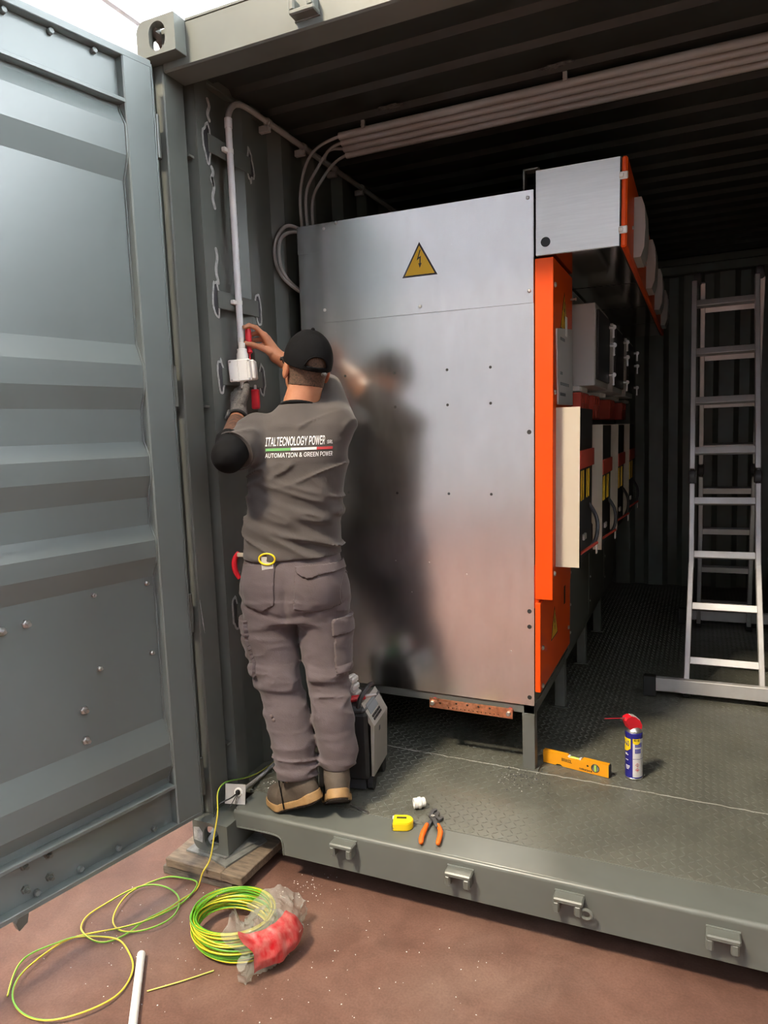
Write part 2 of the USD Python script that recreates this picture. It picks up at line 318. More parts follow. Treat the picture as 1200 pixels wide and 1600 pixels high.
# header beam and sill
hd = part(ct, 'header_beam', cat(bx((0.053, YF, ZT - 0.142), (2.385, 0.165, ZT - 0.002), 0.006), bx((0.157, YF - 0.0015, ZT - 0.006), (2.281, YF + 0.01, ZT + 0.004), 0.002)), PAINT)
zs0 = 0.099
prof = [(0.20, FL)] + [(YF + 0.014 - 0.014 * math.sin(a), FL - 0.014 + 0.014 * math.cos(a)) for a in np.linspace(0, math.pi / 2, 7)]
def sill_piece(x0, x1, zlow):
    pl = sg.Polygon(prof + [(YF, zlow), (YF + 0.006, zlow), (YF + 0.006, FL - 0.014), (YF + 0.014, FL - 0.006), (0.20, FL - 0.006)])
    return prism(pl, x1 - x0, YZ, (x0, 0, 0))
notch = [(0.163, 0.167), (0.335, 0.167), (0.352, 0.158), (0.357, 0.145), (0.360, zs0)]
lip = tube(smooth_path([(x, YF + 0.001, z) for x, z in notch], 5), 0.004, 8)
tri = prism(sg.Polygon([(0.335, 0.167), (0.352, 0.158), (0.357, 0.145), (0.360, zs0), (0.362, zs0), (0.362, 0.167)]), 0.006, XZ, (0, YF + 0.006, 0))
sl = part(ct, 'door_sill', cat(sill_piece(0.150, 0.362, 0.167), sill_piece(0.362, 2.29, zs0), tri, lip), PAINT)
def keeper(x, z, up=False, ring=False):
    w, d = 0.044, 0.042; y1 = YF + 0.002; s = -1 if up else 1
    P = [bx((x - w, y1 - d, z + 0.010 * s), (x + w, y1, z + 0.026 * s), 0.004), bx((x - w, y1 - d, z - 0.022 * s), (x - w + 0.020, y1, z + 0.014 * s), 0.005), bx((x + w - 0.026, y1 - d, z - 0.022 * s), (x + w - 0.004, y1, z + 0.014 * s), 0.005)]
    P.append(tube([(x - w, y1 - 0.002, z + 0.026 * s), (x + w, y1 - 0.002, z + 0.026 * s)], 0.004, 8))
    if ring:
        a = np.linspace(0, 2 * np.pi, 20, endpoint=False)
        P.append(tube(np.stack([x + 0.052 + 0.016 * np.cos(a), np.full(20, y1 - 0.030), z - 0.012 + 0.014 * np.sin(a)], 1), 0.0055, 8, closed=True))
    return cat(*P)
for x, z, rg in ((0.615, 0.186, False), (1.031, 0.178, False), (1.374, 0.176, True), (1.792, 0.170, False)): part(sl, 'cam_keeper', keeper(x, z, False, rg), PAINT)
for x in (0.617, 1.031, 1.374, 1.792): part(hd, 'cam_keeper', keeper(x, 2.888, True), PAINT)
# posts (the left one is in view)
def post(sx):
    P = [bx((0.0, 0.018, ZB + 0.114), (0.012, 0.20, ZT - 0.114)), bx((0.012, YF, ZB + 0.114), (0.053, 0.160, ZT - 0.114), 0.004), bx((0.0, 0.150, ZB + 0.114), (0.030, 0.205, ZT - 0.114))]
    for z in (2.60, 1.72, 0.42): P.append(bx((0.028, 0.158, z), (0.060, 0.190, z + 0.008)))
    q = cat(*P)
    return q if sx > 0 else (VF(q)[0] * [-1, 1, 1] + [2.438, 0, 0], VF(q)[1][:, ::-1])
pst = part(ct, 'corner_post', post(1), PAINT); part(ct, 'corner_post', post(-1), PAINT)
# hinge lugs on the post's door side
for z in (2.62, 1.79, 0.98, 0.36):
    q = cat(rod((0.040, 0.020, z - 0.07), (0.040, 0.020, z + 0.07), 0.011), bx((0.012, 0.012, z - 0.055), (0.040, 0.034, z + 0.055), 0.004), round_head((0.040, 0.009, z + 0.062), (0, -1, 0), 0.009, 0.006), round_head((0.040, 0.009, z - 0.062), (0, -1, 0), 0.009, 0.006))
    part(pst, 'hinge', q, PAINT)
# corrugated walls and roof: a folded sheet with thickness
def folded(u, d, length0, length1, axis):
    """sheet: profile points (u along, d depth), swept from length0 to length1; axis maps (u, d, l) to world"""
    u, d = np.asarray(u, float), np.asarray(d, float); n = len(u)
    V = [axis(a, b, l) for l in (length0, length1) for a, b in zip(u, d)]
    Q = [(i, i + 1, n + i + 1, n + i) for i in range(n - 1)]
    return (np.array(V, float), np.array(Q))
def wave(y0, y1, pitch, crest, slope, dc, dv, start=0.0):
    U, D = [], []; y = y0 + start
    while y < y1:
        for du, dd in ((0, dc), (crest, dc), (crest + slope, dv), (pitch - slope, dv)): U.append(y + du); D.append(dd)
        y += pitch
    return U, D
U, D = wave(0.186, 4.45, 0.285, 0.072, 0.050, 0.078, 0.040)
lw = part(ct, 'side_wall', folded([0.186, 0.186] + U[0:], [0.028, 0.078] + D[0:], ZB + 0.10, ZT - 0.06, lambda u, d, l: (d, u, l)), PAINT, 20, label='left corrugated side wall')
part(ct, 'side_wall', folded(U, D, ZB + 0.10, ZT - 0.06, lambda u, d, l: (2.438 - d, u, l)), PAINT, 20)
U2, D2 = wave(0.02, 2.43, 0.262, 0.110, 0.040, 4.385, 4.425)
bw = part(ct, 'end_wall', cat(folded(U2, D2, 0.11, ZT - 0.06, lambda u, d, l: (u, d, l))), PAINT, 20)
part(ct, 'end_beam', cat(bx((0.03, 4.33, 2.775), (2.41, 4.44, 2.845), 0.004), bx((0.03, 4.36, 2.85), (2.41, 4.44, 2.91), 0.004)), PAINT)
U3, D3 = wave(0.165, 4.44, 0.209, 0.090, 0.018, 2.905, 2.925, 0.06)
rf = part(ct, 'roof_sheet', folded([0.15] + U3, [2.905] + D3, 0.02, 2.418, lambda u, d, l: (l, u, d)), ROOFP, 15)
part(ct, 'top_rail', bx((0.006, 0.16, ZT - 0.085), (0.066, 4.44, ZT - 0.005), 0.004), PAINT); part(ct, 'top_rail', bx((2.372, 0.16, ZT - 0.085), (2.432, 4.44, ZT - 0.005), 0.004), PAINT)
part(ct, 'bottom_rail', bx((0.004, 0.17, ZB + 0.03), (0.070, 4.44, FL - 0.002), 0.004), PAINT); part(ct, 'bottom_rail', bx((2.368, 0.17, ZB + 0.03), (2.434, 4.44, FL - 0.002), 0.004), PAINT)
fl = part(ct, 'floor_plate', bx((0.06, 0.19, FL - 0.006), (2.38, 4.46, FL - 0.0005)), FLOORP)
for y in np.arange(0.45, 4.4, 0.42): part(ct, 'cross_member', cat(bx((0.06, y, 0.11), (2.38, y + 0.006, FL - 0.006)), bx((0.06, y, 0.11), (2.38, y + 0.045, 0.116))), PAINT)
# tread lozenges of the chequer plate
gx, gy = np.meshgrid(np.arange(0.10, 2.36, 0.0255), np.arange(0.215, 4.38, 0.0255)); k = (np.round((gx - 0.10) / 0.0255) + np.round((gy - 0.215) / 0.0255)).astype(int) % 2
gx, gy, k = gx.ravel(), gy.ravel(), k.ravel(); ang = np.where(k == 0, math.radians(40), math.radians(-50))
la, lb, lh = 0.0135, 0.0036, 0.0017
loc = np.array([[-la, 0, 0], [0, -lb, 0], [la, 0, 0], [0, lb, 0], [-la * 0.45, 0, lh], [la * 0.45, 0, lh]])
ca, sa_ = np.cos(ang)[:, None], np.sin(ang)[:, None]
V = np.stack([gx[:, None] + loc[:, 0] * ca - loc[:, 1] * sa_, gy[:, None] + loc[:, 0] * sa_ + loc[:, 1] * ca, np.broadcast_to(loc[:, 2], (len(gx), 6)) + FL - 0.0006], -1)
tri6 = np.array([[0, 1, 4], [1, 5, 4], [1, 2, 5], [2, 3, 5], [3, 4, 5], [3, 0, 4]])
part(fl, 'tread_pattern', (V.reshape(-1, 3), (tri6[None] + 6 * np.arange(len(gx))[:, None, None]).reshape(-1, 3)), FLOORP, False, kind='stuff')
xs = np.linspace(0.10, 2.36, 90); weld = np.stack([xs, 0.765 - 0.043 * xs + 0.002 * rng.standard_normal(90), np.full(90, FL - 0.0018)], 1)
part(fl, 'weld_seam', tube(weld, 0.0028 + 0.0008 * rng.random(90), 6), mat('weld_bead', (0.30, 0.30, 0.27), 0.5))
part(fl, 'threshold_seam', tube([(0.10, 0.203, FL), (2.36, 0.197, FL)], 0.0022, 6), FLOORP)
for x, y in ((1.235, 0.795), (0.565, 0.80)):                          # scorched, scraped spots on the roof's underside
    g_ = np.random.default_rng(int(x * 100)); a = np.linspace(0, 2 * np.pi, 18, endpoint=False); rr = 0.6 + 0.7 * g_.random(18)
    part(rf, 'scorch_mark', prism(sg.Polygon(np.stack([x + 0.055 * rr * np.cos(a), y + 0.016 * rr * np.sin(a)], 1)).buffer(0.002), 0.0015, np.eye(3), (0, 0, 2.9025)), mat('scorch', (0.16, 0.16, 0.155), 0.8, mottle=0.7, mscale=70) if 'scorch' not in MATS else MATS['scorch'])
# flat bars welded across the wall's first valley, with torn burn marks at their ends
for z, mk in ((2.672, 1), (2.118, 1), (1.835, 1), (0.93, 0)):
    b = part(lw, 'lashing_bar', bx((0.079, 0.245, z - 0.032), (0.083, 0.510, z + 0.032), 0.001), PAINT)
    for y, dx in ((0.238, 1), (0.512, 1)):
        if not mk and y > 0.3: continue
        pts = []
        for a in np.linspace(0, 2 * np.pi, 22, endpoint=False):
            rr = 1 + 0.35 * (meshkit.noise(np.array([math.cos(a) * 2.2 + z * 9, math.sin(a) * 2.2 + y * 7, z * 3.0])) - 0.5) * 2
            pts.append((y + 0.024 * rr * math.cos(a), z + 0.068 * rr * math.sin(a)))
        outer = sg.Polygon(pts); inner = outer.buffer(-0.0085)
        part(b, 'burnt_edge', prism(outer.difference(inner), 0.002, YZ, (0.0785, 0, 0)), BARE)
        part(b, 'cut_slot', prism(inner, 0.0012, YZ, (0.0785, 0, 0)), DGREY)
# scraped vertical streaks next to the bars
for y, z, h in ((0.262, 2.50, 0.10), (0.255, 2.24, 0.12), (0.262, 2.79, 0.07), (0.262, 2.56, 0.06)):
    pts = [(y + 0.006 * math.sin(t * 7 + z), z + h * (t - 0.5)) for t in np.linspace(0, 1, 12)]
    part(lw, 'scrape', prism(sg.LineString(pts).buffer(0.0075), 0.001, YZ, (0.0772, 0, 0)), BARE)
part(pst, 'scrape', prism(sg.Polygon([(0.062, 1.02), (0.070, 0.93), (0.078, 0.89), (0.072, 0.95)]), 0.0015, YZ, (0.0528, 0, 0)), BARE)
# ---- the open door leaf
A2 = np.array([0.068, -0.020]); du = np.array([-0.2182, -0.9759]); dnm = np.array([0.9759, -0.2182])
def dw(s, z, o=0.0): return np.array([A2[0] + du[0] * s + dnm[0] * o, A2[1] + du[1] * s + dnm[1] * o, z])
def dbox(s0, s1, z0, z1, o0, o1, ch=0.0):
    R = np.stack([[du[0], du[1], 0], [dnm[0], dnm[1], 0], [0, 0, 1.0]], 1)   # left-handed: flip faces
    q = bx((s0, o0, z0), (s1, o1, z1), ch); v, f = VF(q)
    return (v @ R.T + [A2[0], A2[1], 0], f[:, ::-1])
def door_leaf(mirror, lab_):
    def mm_(q):
        if not mirror: return q
        v, f = VF(q); return (v * [-1, 1, 1] + [2.438, 0, 0], f[:, ::-1])
    def dp(par, name, q, *a_, **k_): return part(par, name, mm_(q), *a_, **k_)
    dr = part(ct, 'door', mm_(dbox(0.0, 0.107, 0.239, 2.835, -0.05, 0.0, 0.004)), DOORP, label=lab_)
    dp(dr, 'stile', dbox(1.045, 1.15, 0.239, 2.835, -0.05, 0.0, 0.004), DOORP)
    dp(dr, 'rail', dbox(0.0, 1.15, 2.815, 2.838, -0.05, 0.001, 0.002), DOORP); dp(dr, 'rail', dbox(0.0, 1.15, 0.236, 0.252, -0.05, 0.001, 0.002), DOORP)
    dp(dr, 'ledge', dbox(0.105, 1.047, 2.674, 2.686, -0.04, -0.001, 0.001), DOORP); dp(dr, 'ledge', dbox(0.105, 1.047, 0.384, 0.396, -0.04, -0.001, 0.001), DOORP)
    dp(dr, 'band_plate', dbox(0.105, 1.047, 2.684, 2.818, -0.044, -0.034), DOORP); dp(dr, 'band_plate', dbox(0.105, 1.047, 0.250, 0.386, -0.044, -0.034), DOORP)
    zp = [(2.676, 0), (2.660, 0), (2.606, 1), (2.514, 1), (2.440, 0), (1.922, 0), (1.853, 1), (1.779, 1), (1.709, 0), (1.603, 0), (1.553, 1), (1.488, 1), (1.415, 0), (1.322, 0), (1.270, 1), (1.212, 1), (1.144, 0), (0.636, 0), (0.553, 1), (0.471, 1), (0.419, 0), (0.390, 0)]
    q = folded([a for a, b in zp], [-0.036 + 0.028 * b for a, b in zp], 0.100, 1.05, lambda u, d, l: dw(l, u, d))
    dp(dr, 'corrugated_panel', (q[0], q[1][:, ::-1]), DOORP, 12)
    # weld bead along the panel's edge
    bead = [(z, 0.109, -0.036 + 0.028 * b) for z, b in zp]
    bp = []
    for (za, sa1, oa), (zb, sb1, ob) in zip(bead[:-1], bead[1:]):
        nn = max(2, int(abs(za - zb) / 0.02))
        for t in np.linspace(0, 1, nn, endpoint=False): bp.append(dw(0.108, za + (zb - za) * t, oa + (ob - oa) * t + 0.002 + 0.0006 * rng.standard_normal()))
    dp(dr, 'weld_bead', tube(bp, 0.0035, 6), DOORP, True)
    dp(dr, 'hinge_edge_bead', tube([dw(-0.004, z, -0.006) + 0.0006 * rng.standard_normal(3) for z in np.linspace(0.25, 2.83, 80)], 0.004, 6), DOORP, True)
    n3v = np.array([dnm[0], dnm[1], 0.0])
    for s, z in ((0.402, 0.667), (0.400, 0.766), (0.334, 0.882), (0.335, 1.123), (0.139, 1.123), (0.139, 0.881), (0.553, 1.082), (0.625, 1.077), (0.627, 0.365), (0.555, 0.364), (0.630, 0.292), (0.556, 0.291)):
        big = s > 0.39; thread = cat(bolt(dw(s, z, -0.035), n3v, 0.013 if big else 0.008, 0.010), rod(dw(s, z, -0.036), dw(s, z, -0.010 if big else -0.020), 0.006 if big else 0.004, 10))
        dp(dr, 'bolt', thread, STEEL if z > 0.4 else PAINT)
    for s in (0.187, 0.325, 0.460, 0.60, 0.74, 0.88): dp(dr, 'bolt', bolt(dw(s, 2.805, -0.030), n3v, 0.010, 0.012), DOORP); dp(dr, 'bolt', bolt(dw(s, 0.266, -0.030), n3v, 0.010, 0.012), DOORP)
    return dr
# lock-rod cam hanging under the door's lower edge
cm = sg.Polygon([(-0.045, 0.03), (0.045, 0.03), (0.040, -0.020), (0.018, -0.018), (0.014, 0.0), (-0.004, -0.012), (-0.012, -0.050), (-0.034, -0.062), (-0.040, -0.040), (-0.028, -0.020)]).buffer(0.004).buffer(-0.001)
dr = door_leaf(False, 'open left door leaf, seen from its inner side')
door_leaf(True, 'open right door leaf')
part(dr, 'lock_cam', (lambda q: (np.array([dw(0.62 - v[0], 0.236 + v[1], -0.06 + v[2]) for v in VF(q)[0]]), VF(q)[1]))(prism(cm, 0.022)), PAINT)
# ------------------------------------------------------------------ switchgear line-up (leans 0.8 degrees on the container floor)
TA = 0.0137
def tilt(mesh):
    v, f = VF(mesh); v = v.copy(); a, b = v[:, 0] - 1.132, v[:, 2] - 0.505
    v[:, 0] = 1.132 + a * math.cos(TA) + b * math.sin(TA); v[:, 2] = 0.505 - a * math.sin(TA) + b * math.cos(TA)
    return trimesh.Trimesh(v, f, process=False)
X0, X1, Y0 = 0.134, 1.132, 0.72
def warn_sign(cx, cz, y, w, face='-y'):
    """triangle sign with flash: (black backing, yellow face, flash) meshes lying on a plane"""
    h = w * 0.88
    T = sg.Polygon([(-w / 2, -h / 2), (w / 2, -h / 2), (0, h / 2)])
    inner = T.buffer(-0.045 * w, join_style=2)
    k = w / 0.135
    fl_ = sg.Polygon([(0.001 * k, 0.030 * k), (0.006 * k, 0.033 * k), (-0.003 * k, 0.006 * k), (0.006 * k, 0.011 * k), (0.0045 * k, -0.014 * k), (0.0085 * k, -0.014 * k), (0.001 * k, -0.031 * k), (-0.004 * k, -0.0135 * k), (0.0005 * k, -0.014 * k), (0.0005 * k, 0.004 * k), (-0.010 * k, -0.004 * k)])
    if face == '-y': return [prism(g, 0.0008, XZ, (cx, y - 0.0008 * i, cz)) for i, g in enumerate((T, inner, fl_))]
    return [prism(sa.scale(g, 1, 1), 0.0008, YZ, (y + 0.0008 * i, cx, cz)) for i, g in enumerate((T, inner, fl_))]
ORD = ['front', 'second', 'third', 'rearmost']
for k in range(4):
    ya, yb = Y0 + 0.69 * k, Y0 + 0.69 * (k + 1)
    u = thing('switchgear_bay', ['front switchgear bay with big plain aluminium end panel and yellow high-voltage triangle', 'second switchgear bay, just behind the one with the aluminium end panel', 'third switchgear bay, counted inwards from the aluminium end panel', 'rearmost switchgear bay, deepest inside the dark container'][k], 'electrical cabinet', (1.0, ya, FT), 'row of switchgear bays')
    P = lambda name, mesh, mt, **kw: part(u, name, tilt(mesh), mt, **kw)
    # frame of angle steel and legs
    fr = P('frame', cat(bx((X0, ya + 0.003, 0.468), (X1, ya + 0.04, 0.503), 0.002), bx((X0, yb - 0.04, 0.468), (X1, yb - 0.004, 0.503), 0.002), bx((X1 - 0.045, ya + 0.003, 0.462), (X1, yb - 0.002, 0.503), 0.002), bx((X0, ya + 0.003, 0.462), (X0 + 0.045, yb - 0.002, 0.503), 0.002)), FRAMEG)
    for x in (X0 + 0.01, X1 - 0.052): part(u, 'leg', cat(bx((x, ya + 0.004, FT + 0.004), (x + 0.05, ya + 0.050, 0.478), 0.002), bx((x - 0.012, ya - 0.004, FT), (x + 0.062, ya + 0.060, FT + 0.005))), FRAMEG)
    P('body', bx((X0 + 0.004, ya + 0.004, 0.505), (X1 - 0.004, yb - 0.002, 2.44)), FRAMEG)
    # orange front doors on the service side
    if k == 0:
        col = P('upper_door', bx((X1 + 0.006, ya - 0.018, 0.941), (X1 + 0.073, ya + 0.40, 2.214), 0.002), ORANGE)
        lo = P('lower_door', bx((X1 + 0.006, ya - 0.018, 0.568), (X1 + 0.027, ya + 0.670, 0.926), 0.002), ORANGE)
        for z in (2.12, 1.73, 1.04): part(col, 'screw', tilt(round_head((X1 + 0.073, ya + 0.012, z), (1, 0, 0), 0.010, 0.008)), STEEL)
        for z in (2.12, 1.06): part(col, 'screw', tilt(cat(rod((X1 + 0.073, ya + 0.36, z), (X1 + 0.095, ya + 0.36, z), 0.004, 8), round_head((X1 + 0.094, ya + 0.36, z), (1, 0, 0), 0.007, 0.005))), STEEL)
        for y, z in ((0.02, 0.74), (0.62, 0.90), (0.62, 0.66), (0.02, 0.585)): part(lo, 'screw', tilt(round_head((X1 + 0.027, ya + y, z), (1, 0, 0), 0.010, 0.008)), STEEL)
        P('service_panel', bx((X1 - 0.004, ya + 0.002, 0.90), (X1 + 0.020, ya + 0.66, 1.07), 0.002), ORANGE)
        part(lo, 'vent_slot', tilt(bx((X1 + 0.0265, ya + 0.50, 0.80), (X1 + 0.0285, ya + 0.53, 0.885))), DARKM)
        for q, mt, nm in zip(warn_sign(ya + 0.27, 0.78, X1 + 0.027, 0.15, '+x'), (SIGNK, SIGNY, SIGNK), ('warning_sign', 'warning_sign', 'warning_sign')): part(lo, nm, tilt(q), mt)
        for q, mt in zip(warn_sign(ya + 0.21, 2.05, X1 + 0.073, 0.17, '+x'), (SIGNK, SIGNY, SIGNK)): part(col, 'warning_sign', tilt(q), mt)
    else:
        P('lower_door', bx((X1 + 0.006, ya + 0.01, 0.53), (X1 + 0.016, yb - 0.012, 0.98), 0.002), FRAMEG)
        P('upper_door', bx((X1 - 0.004, ya + 0.004, 1.75), (X1 + 0.03, yb - 0.004, 2.214), 0.002), GREYBOX)
        for z in (0.60, 0.74, 0.90): P('door_screw', round_head((X1 + 0.016, ya + 0.05, z), (1, 0, 0), 0.008, 0.006), STEEL)
    # circuit breaker on a beige-sided carriage
    zl, zh = (1.062, 1.674) if k == 0 else (1.018, 1.606)
    xa, xb = X1 + 0.062, X1 + 0.162
    yc0, yc1 = ya + 0.045, ya + 0.41
    br = P('breaker_housing', bx((X1 + 0.0, yc0, zl + 0.004), (xb - 0.004, yc0 + 0.004 + 0.36, zh - 0.004), 0.002), BLACK)
    cutp = sg.Polygon([(xa, zl + 0.22), (xa, zh), (xb, zh), (xb, zl), (xb - 0.040, zl), (xb - 0.042, zl + 0.12)]) if k else sg.Polygon([(xa - 0.0, zl), (xa, zh), (xb, zh), (xb, zl)])
    part(br, 'side_shield', tilt(prism(cutp, 0.004, XZ, (0, yc0, 0))), BEIGE, label='beige side shield')
    part(br, 'front_band', tilt(bx((xb - 0.006, yc0 + 0.004, zh - 0.235), (xb + 0.004, yc0 + 0.37, zh - 0.165), 0.001)), REDOR, label='red band')
    for y in (0.05, 0.10, 0.20, 0.25): part(br, 'yellow_mark', tilt(bx((xb - 0.005, yc0 + y, zh - 0.36), (xb - 0.001, yc0 + y + 0.018, zh - 0.245))), SIGNY)
    hx = xb + 0.012
    hd_ = part(br, 'lever_handle', tilt(tube(smooth_path([(xb - 0.01, yc0 + 0.30, zl + 0.22), (hx + 0.018, yc0 + 0.26, zl + 0.16), (hx + 0.022, yc0 + 0.23, zl + 0.09), (hx + 0.006, yc0 + 0.22, zl + 0.05)], 5), 0.008, 8)), DGREY)
    part(br, 'red_lever', tilt(rod((xb - 0.004, yc0 + 0.06, zl + 0.045), (xb + 0.045, yc0 + 0.16, zl + 0.075), 0.006, 8)), REDOR)
    part(br, 'padlock_tag', tilt(bx((xb + 0.04, yc0 + 0.152, zl + 0.03), (xb + 0.046, yc0 + 0.172, zl + 0.07), 0.002)), WHITE)
    for y in (0.10, 0.14): part(br, 'terminal', tilt(bx((xb - 0.004, yc0 + y, zl + 0.09), (xb + 0.006, yc0 + y + 0.014, zl + 0.115), 0.002)), STEEL)
    # red insulator blocks above the breaker
    for j in range(3):
        P('insulator_block', cat(bx((X1 + 0.0, ya + 0.44 + 0.078 * j - (0.32 if k else 0), 1.635), (X1 + 0.108, ya + 0.512 + 0.078 * j - (0.32 if k else 0), 1.745), 0.004), bx((X1 + 0.108, ya + 0.462 + 0.078 * j - (0.32 if k else 0), 1.70), (X1 + 0.112, ya + 0.492 + 0.078 * j - (0.32 if k else 0), 1.735), 0.001)), REDOR)
    for j in range(8): P('terminal_clamp', bx((X1 + 0.02, ya + 0.44 + 0.03 * j, 1.75), (X1 + 0.10, ya + 0.462 + 0.03 * j, 1.772), 0.003), WHITE)
    # instrument box
    if k < 3:
        yb0 = ya + 0.47
        ib = P('instrument_box', bx((X1 + 0.03, yb0, 1.772), (X1 + 0.158, yb0 + 0.46, 2.118), 0.003), GREYBOX)
        part(ib, 'door', tilt(bx((X1 + 0.158, yb0 + 0.035, 1.80), (X1 + 0.170, yb0 + 0.43, 2.095), 0.002)), BLACK, label='dark glazed door')
        for y, z in ((0.40, 2.06), (0.43, 1.98), (0.42, 1.84)):
            kx = X1 + 0.170
            ky = part(ib, 'door_key', tilt(cat(rod((kx, yb0 + y, z), (kx + 0.018, yb0 + y, z), 0.008, 10), prism(sg.Point(0, 0).buffer(0.012).union(sg.box(-0.004, -0.045, 0.004, 0)).union(sg.Point(0, -0.045).buffer(0.005)), 0.003, XZ, (kx + 0.020, yb0 + y, z)))), STEEL)
    if k == 0:
        # documentation pouch taped on the upper door
        pp = P('document_pouch', prism(sg.Polygon([(ya + 0.06, 1.685), (ya + 0.39, 1.69), (ya + 0.37, 2.00), (ya + 0.025, 1.965)]), 0.006, YZ, (X1 + 0.0735, 0, 0)), PAPER)
        part(pp, 'tape', tilt(bx((X1 + 0.079, ya + 0.20, 1.955), (X1 + 0.0815, ya + 0.235, 2.03))), WHITE)
        for j, (w, z) in enumerate(((0.10, 1.93), (0.05, 1.80), (0.20, 1.76), (0.12, 1.72))): part(pp, 'printed_line', tilt(bx((X1 + 0.0793, ya + 0.09, z), (X1 + 0.0802, ya + 0.09 + w, z + 0.012))), SCREEN)
        # the end panel: a large lower sheet, an overlapping upper sheet, fixings and rows of small holes
        ep = P('end_panel', bx((X0, Y0 - 0.004, 0.505), (X1, Y0, 2.40), 0.001), ALU)
        up = P('cover_sheet', bx((X0 + 0.115, Y0 - 0.007, 2.060), (X1 - 0.001, Y0 - 0.0045, 2.462), 0.0008), ALU)
        P('cover_sheet', bx((X0 - 0.001, Y0 - 0.0062, 2.35), (X0 + 0.20, Y0 - 0.0042, 2.462), 0.0006), ALU)
        for x, z in ((0.350, 1.835), (0.575, 1.835), (0.800, 1.835), (0.975, 1.835), (0.350, 1.698), (0.575, 1.698), (0.800, 1.698), (0.975, 1.698), (0.350, 1.345), (0.575, 1.345), (0.800, 1.345), (0.975, 1.345)):
            part(ep, 'hole', tilt(rod((x - 0.011, Y0 - 0.0046, z), (x - 0.011, Y0 - 0.0035, z), 0.0055, 14)), DARKM)
        for x, z in ((1.113, 1.584), (1.113, 0.888), (1.113, 0.826), (1.113, 0.539)): part(ep, 'hole', tilt(rod((x, Y0 - 0.0048, z), (x, Y0 - 0.0035, z), 0.0085, 16)), DARKM)
        for x, z in ((1.115, 2.104), (0.682, 2.087), (0.254, 2.112), (0.262, 2.440), (1.110, 2.435), (0.32, 2.456)): part(up, 'screw', tilt(round_head((x, Y0 - 0.007, z), (0, -1, 0), 0.007, 0.004)), STEEL)
        for x, z in ((1.04, 0.72), (0.86, 1.02), (0.55, 1.06), (0.70, 1.06), (0.62, 0.93)): part(ep, 'screw', tilt(round_head((x, Y0 - 0.004, z), (0, -1, 0), 0.003, 0.002)), STEEL)
        sgn = P('warning_sign', warn_sign(0.683, 2.268, Y0 - 0.007, 0.148)[0], SIGNK, label='black-edged yellow triangle with a lightning flash')
        a_, b_, c_ = warn_sign(0.683, 2.268, Y0 - 0.007, 0.148)
        part(sgn, 'yellow_face', tilt(b_), SIGNY); part(sgn, 'lightning_flash', tilt(c_), SIGNK)
        # copper earth bar on the frame
        cb = sg.box(0.698, 0.449, 1.050, 0.490)
        for i in range(4): cb = cb.difference(sg.Point(0.815 + 0.047 * i, 0.4795).buffer(0.0045))
        for i in range(13): cb = cb.difference(sg.Point(0.782 + 0.0175 * i, 0.4585).buffer(0.0025))
        cb = cb.difference(sg.Point(0.745, 0.472).buffer(0.004))
        ec = P('earth_bar', prism(cb, 0.005, XZ, (0, Y0 - 0.022, 0)), COPPER, label='drilled copper earth bar')
        for x in (0.712, 1.034):
            part(ec, 'bolt', tilt(cat(bolt((x, Y0 - 0.027, 0.470), (0, -1, 0), 0.010, 0.010), rod((x, Y0 - 0.03, 0.470), (x, Y0 + 0.004, 0.470), 0.004, 10))), STEEL)
            part(ec, 'insulator', tilt(rod((x, Y0 - 0.020, 0.470), (x, Y0 + 0.003, 0.470), 0.013, 14)), RED)
# busbar duct along the top of the row
dct = thing('busbar_duct', 'long aluminium duct with orange clipped lid, lying along the top of the switchgear', 'cable duct', (1.3, 2.0, 2.22))
D = lambda name, mesh, mt, par=None, **kw: part(par or dct, name, tilt(mesh), mt, **kw)
DX0, DX1, DY0, DY1 = 1.141, 1.435, 0.702, 3.48
bd = D('body', bx((DX0, DY0 + 0.003, 2.226), (DX1, DY1, 2.519), 0.002), ALU2)
D('underside', bx((DX0 + 0.002, DY0 + 0.004, 2.2225), (DX1 - 0.002, DY1 - 0.002, 2.2265)), GLOSSUNDER)
eplate = D('end_plate', bx((DX0, DY0, 2.224), (DX1 - 0.002, DY0 + 0.003, 2.521), 0.001), ALU2)
D('end_plug', rod((DX0 + 0.036, DY0 - 0.003, 2.268), (DX0 + 0.036, DY0 + 0.001, 2.268), 0.017, 24), DARKM, eplate)
ld = D('lid', bx((DX1 + 0.001, DY0 - 0.002, 2.217), (DX1 + 0.022, DY1, 2.521), 0.006), ORANGE, label='orange lid')
D('seal', bx((DX1 - 0.003, DY0 - 0.001, 2.222), (DX1 + 0.002, DY1, 2.52)), BLACKR)
for z in (2.455, 2.275):
    D('clip', cat(bx((DX1 - 0.004, DY0 - 0.008, z - 0.013), (DX1 + 0.024, DY0 - 0.001, z + 0.013), 0.003), bx((DX1 - 0.006, DY0 - 0.012, z - 0.007), (DX1 + 0.010, DY0 - 0.004, z + 0.007), 0.002)), WHITE)
for i in range(4):
    y = 0.97 + 0.69 * i
    hp = sg.Polygon([(DX1 + 0.02, 2.235), (DX1 + 0.02, 2.455), (DX1 + 0.048, 2.455), (DX1 + 0.060, 2.42), (DX1 + 0.064, 2.345), (DX1 + 0.060, 2.27), (DX1 + 0.048, 2.235)])
    hs = D('tap_off_cover', prism(hp, 0.20, XZ, (0, y + 0.20, 0)), GREYBOX)
    D('screw', round_head((DX1 + 0.022, y - 0.06, 2.33), (1, 0, 0), 0.007, 0.006), STEEL, hs)
for y in (1.42, 2.11, 2.80): D('joint_strip', bx((DX0 + 0.004, y - 0.002, 2.2215), (DX1 - 0.004, y + 0.002, 2.224)), DARKM)
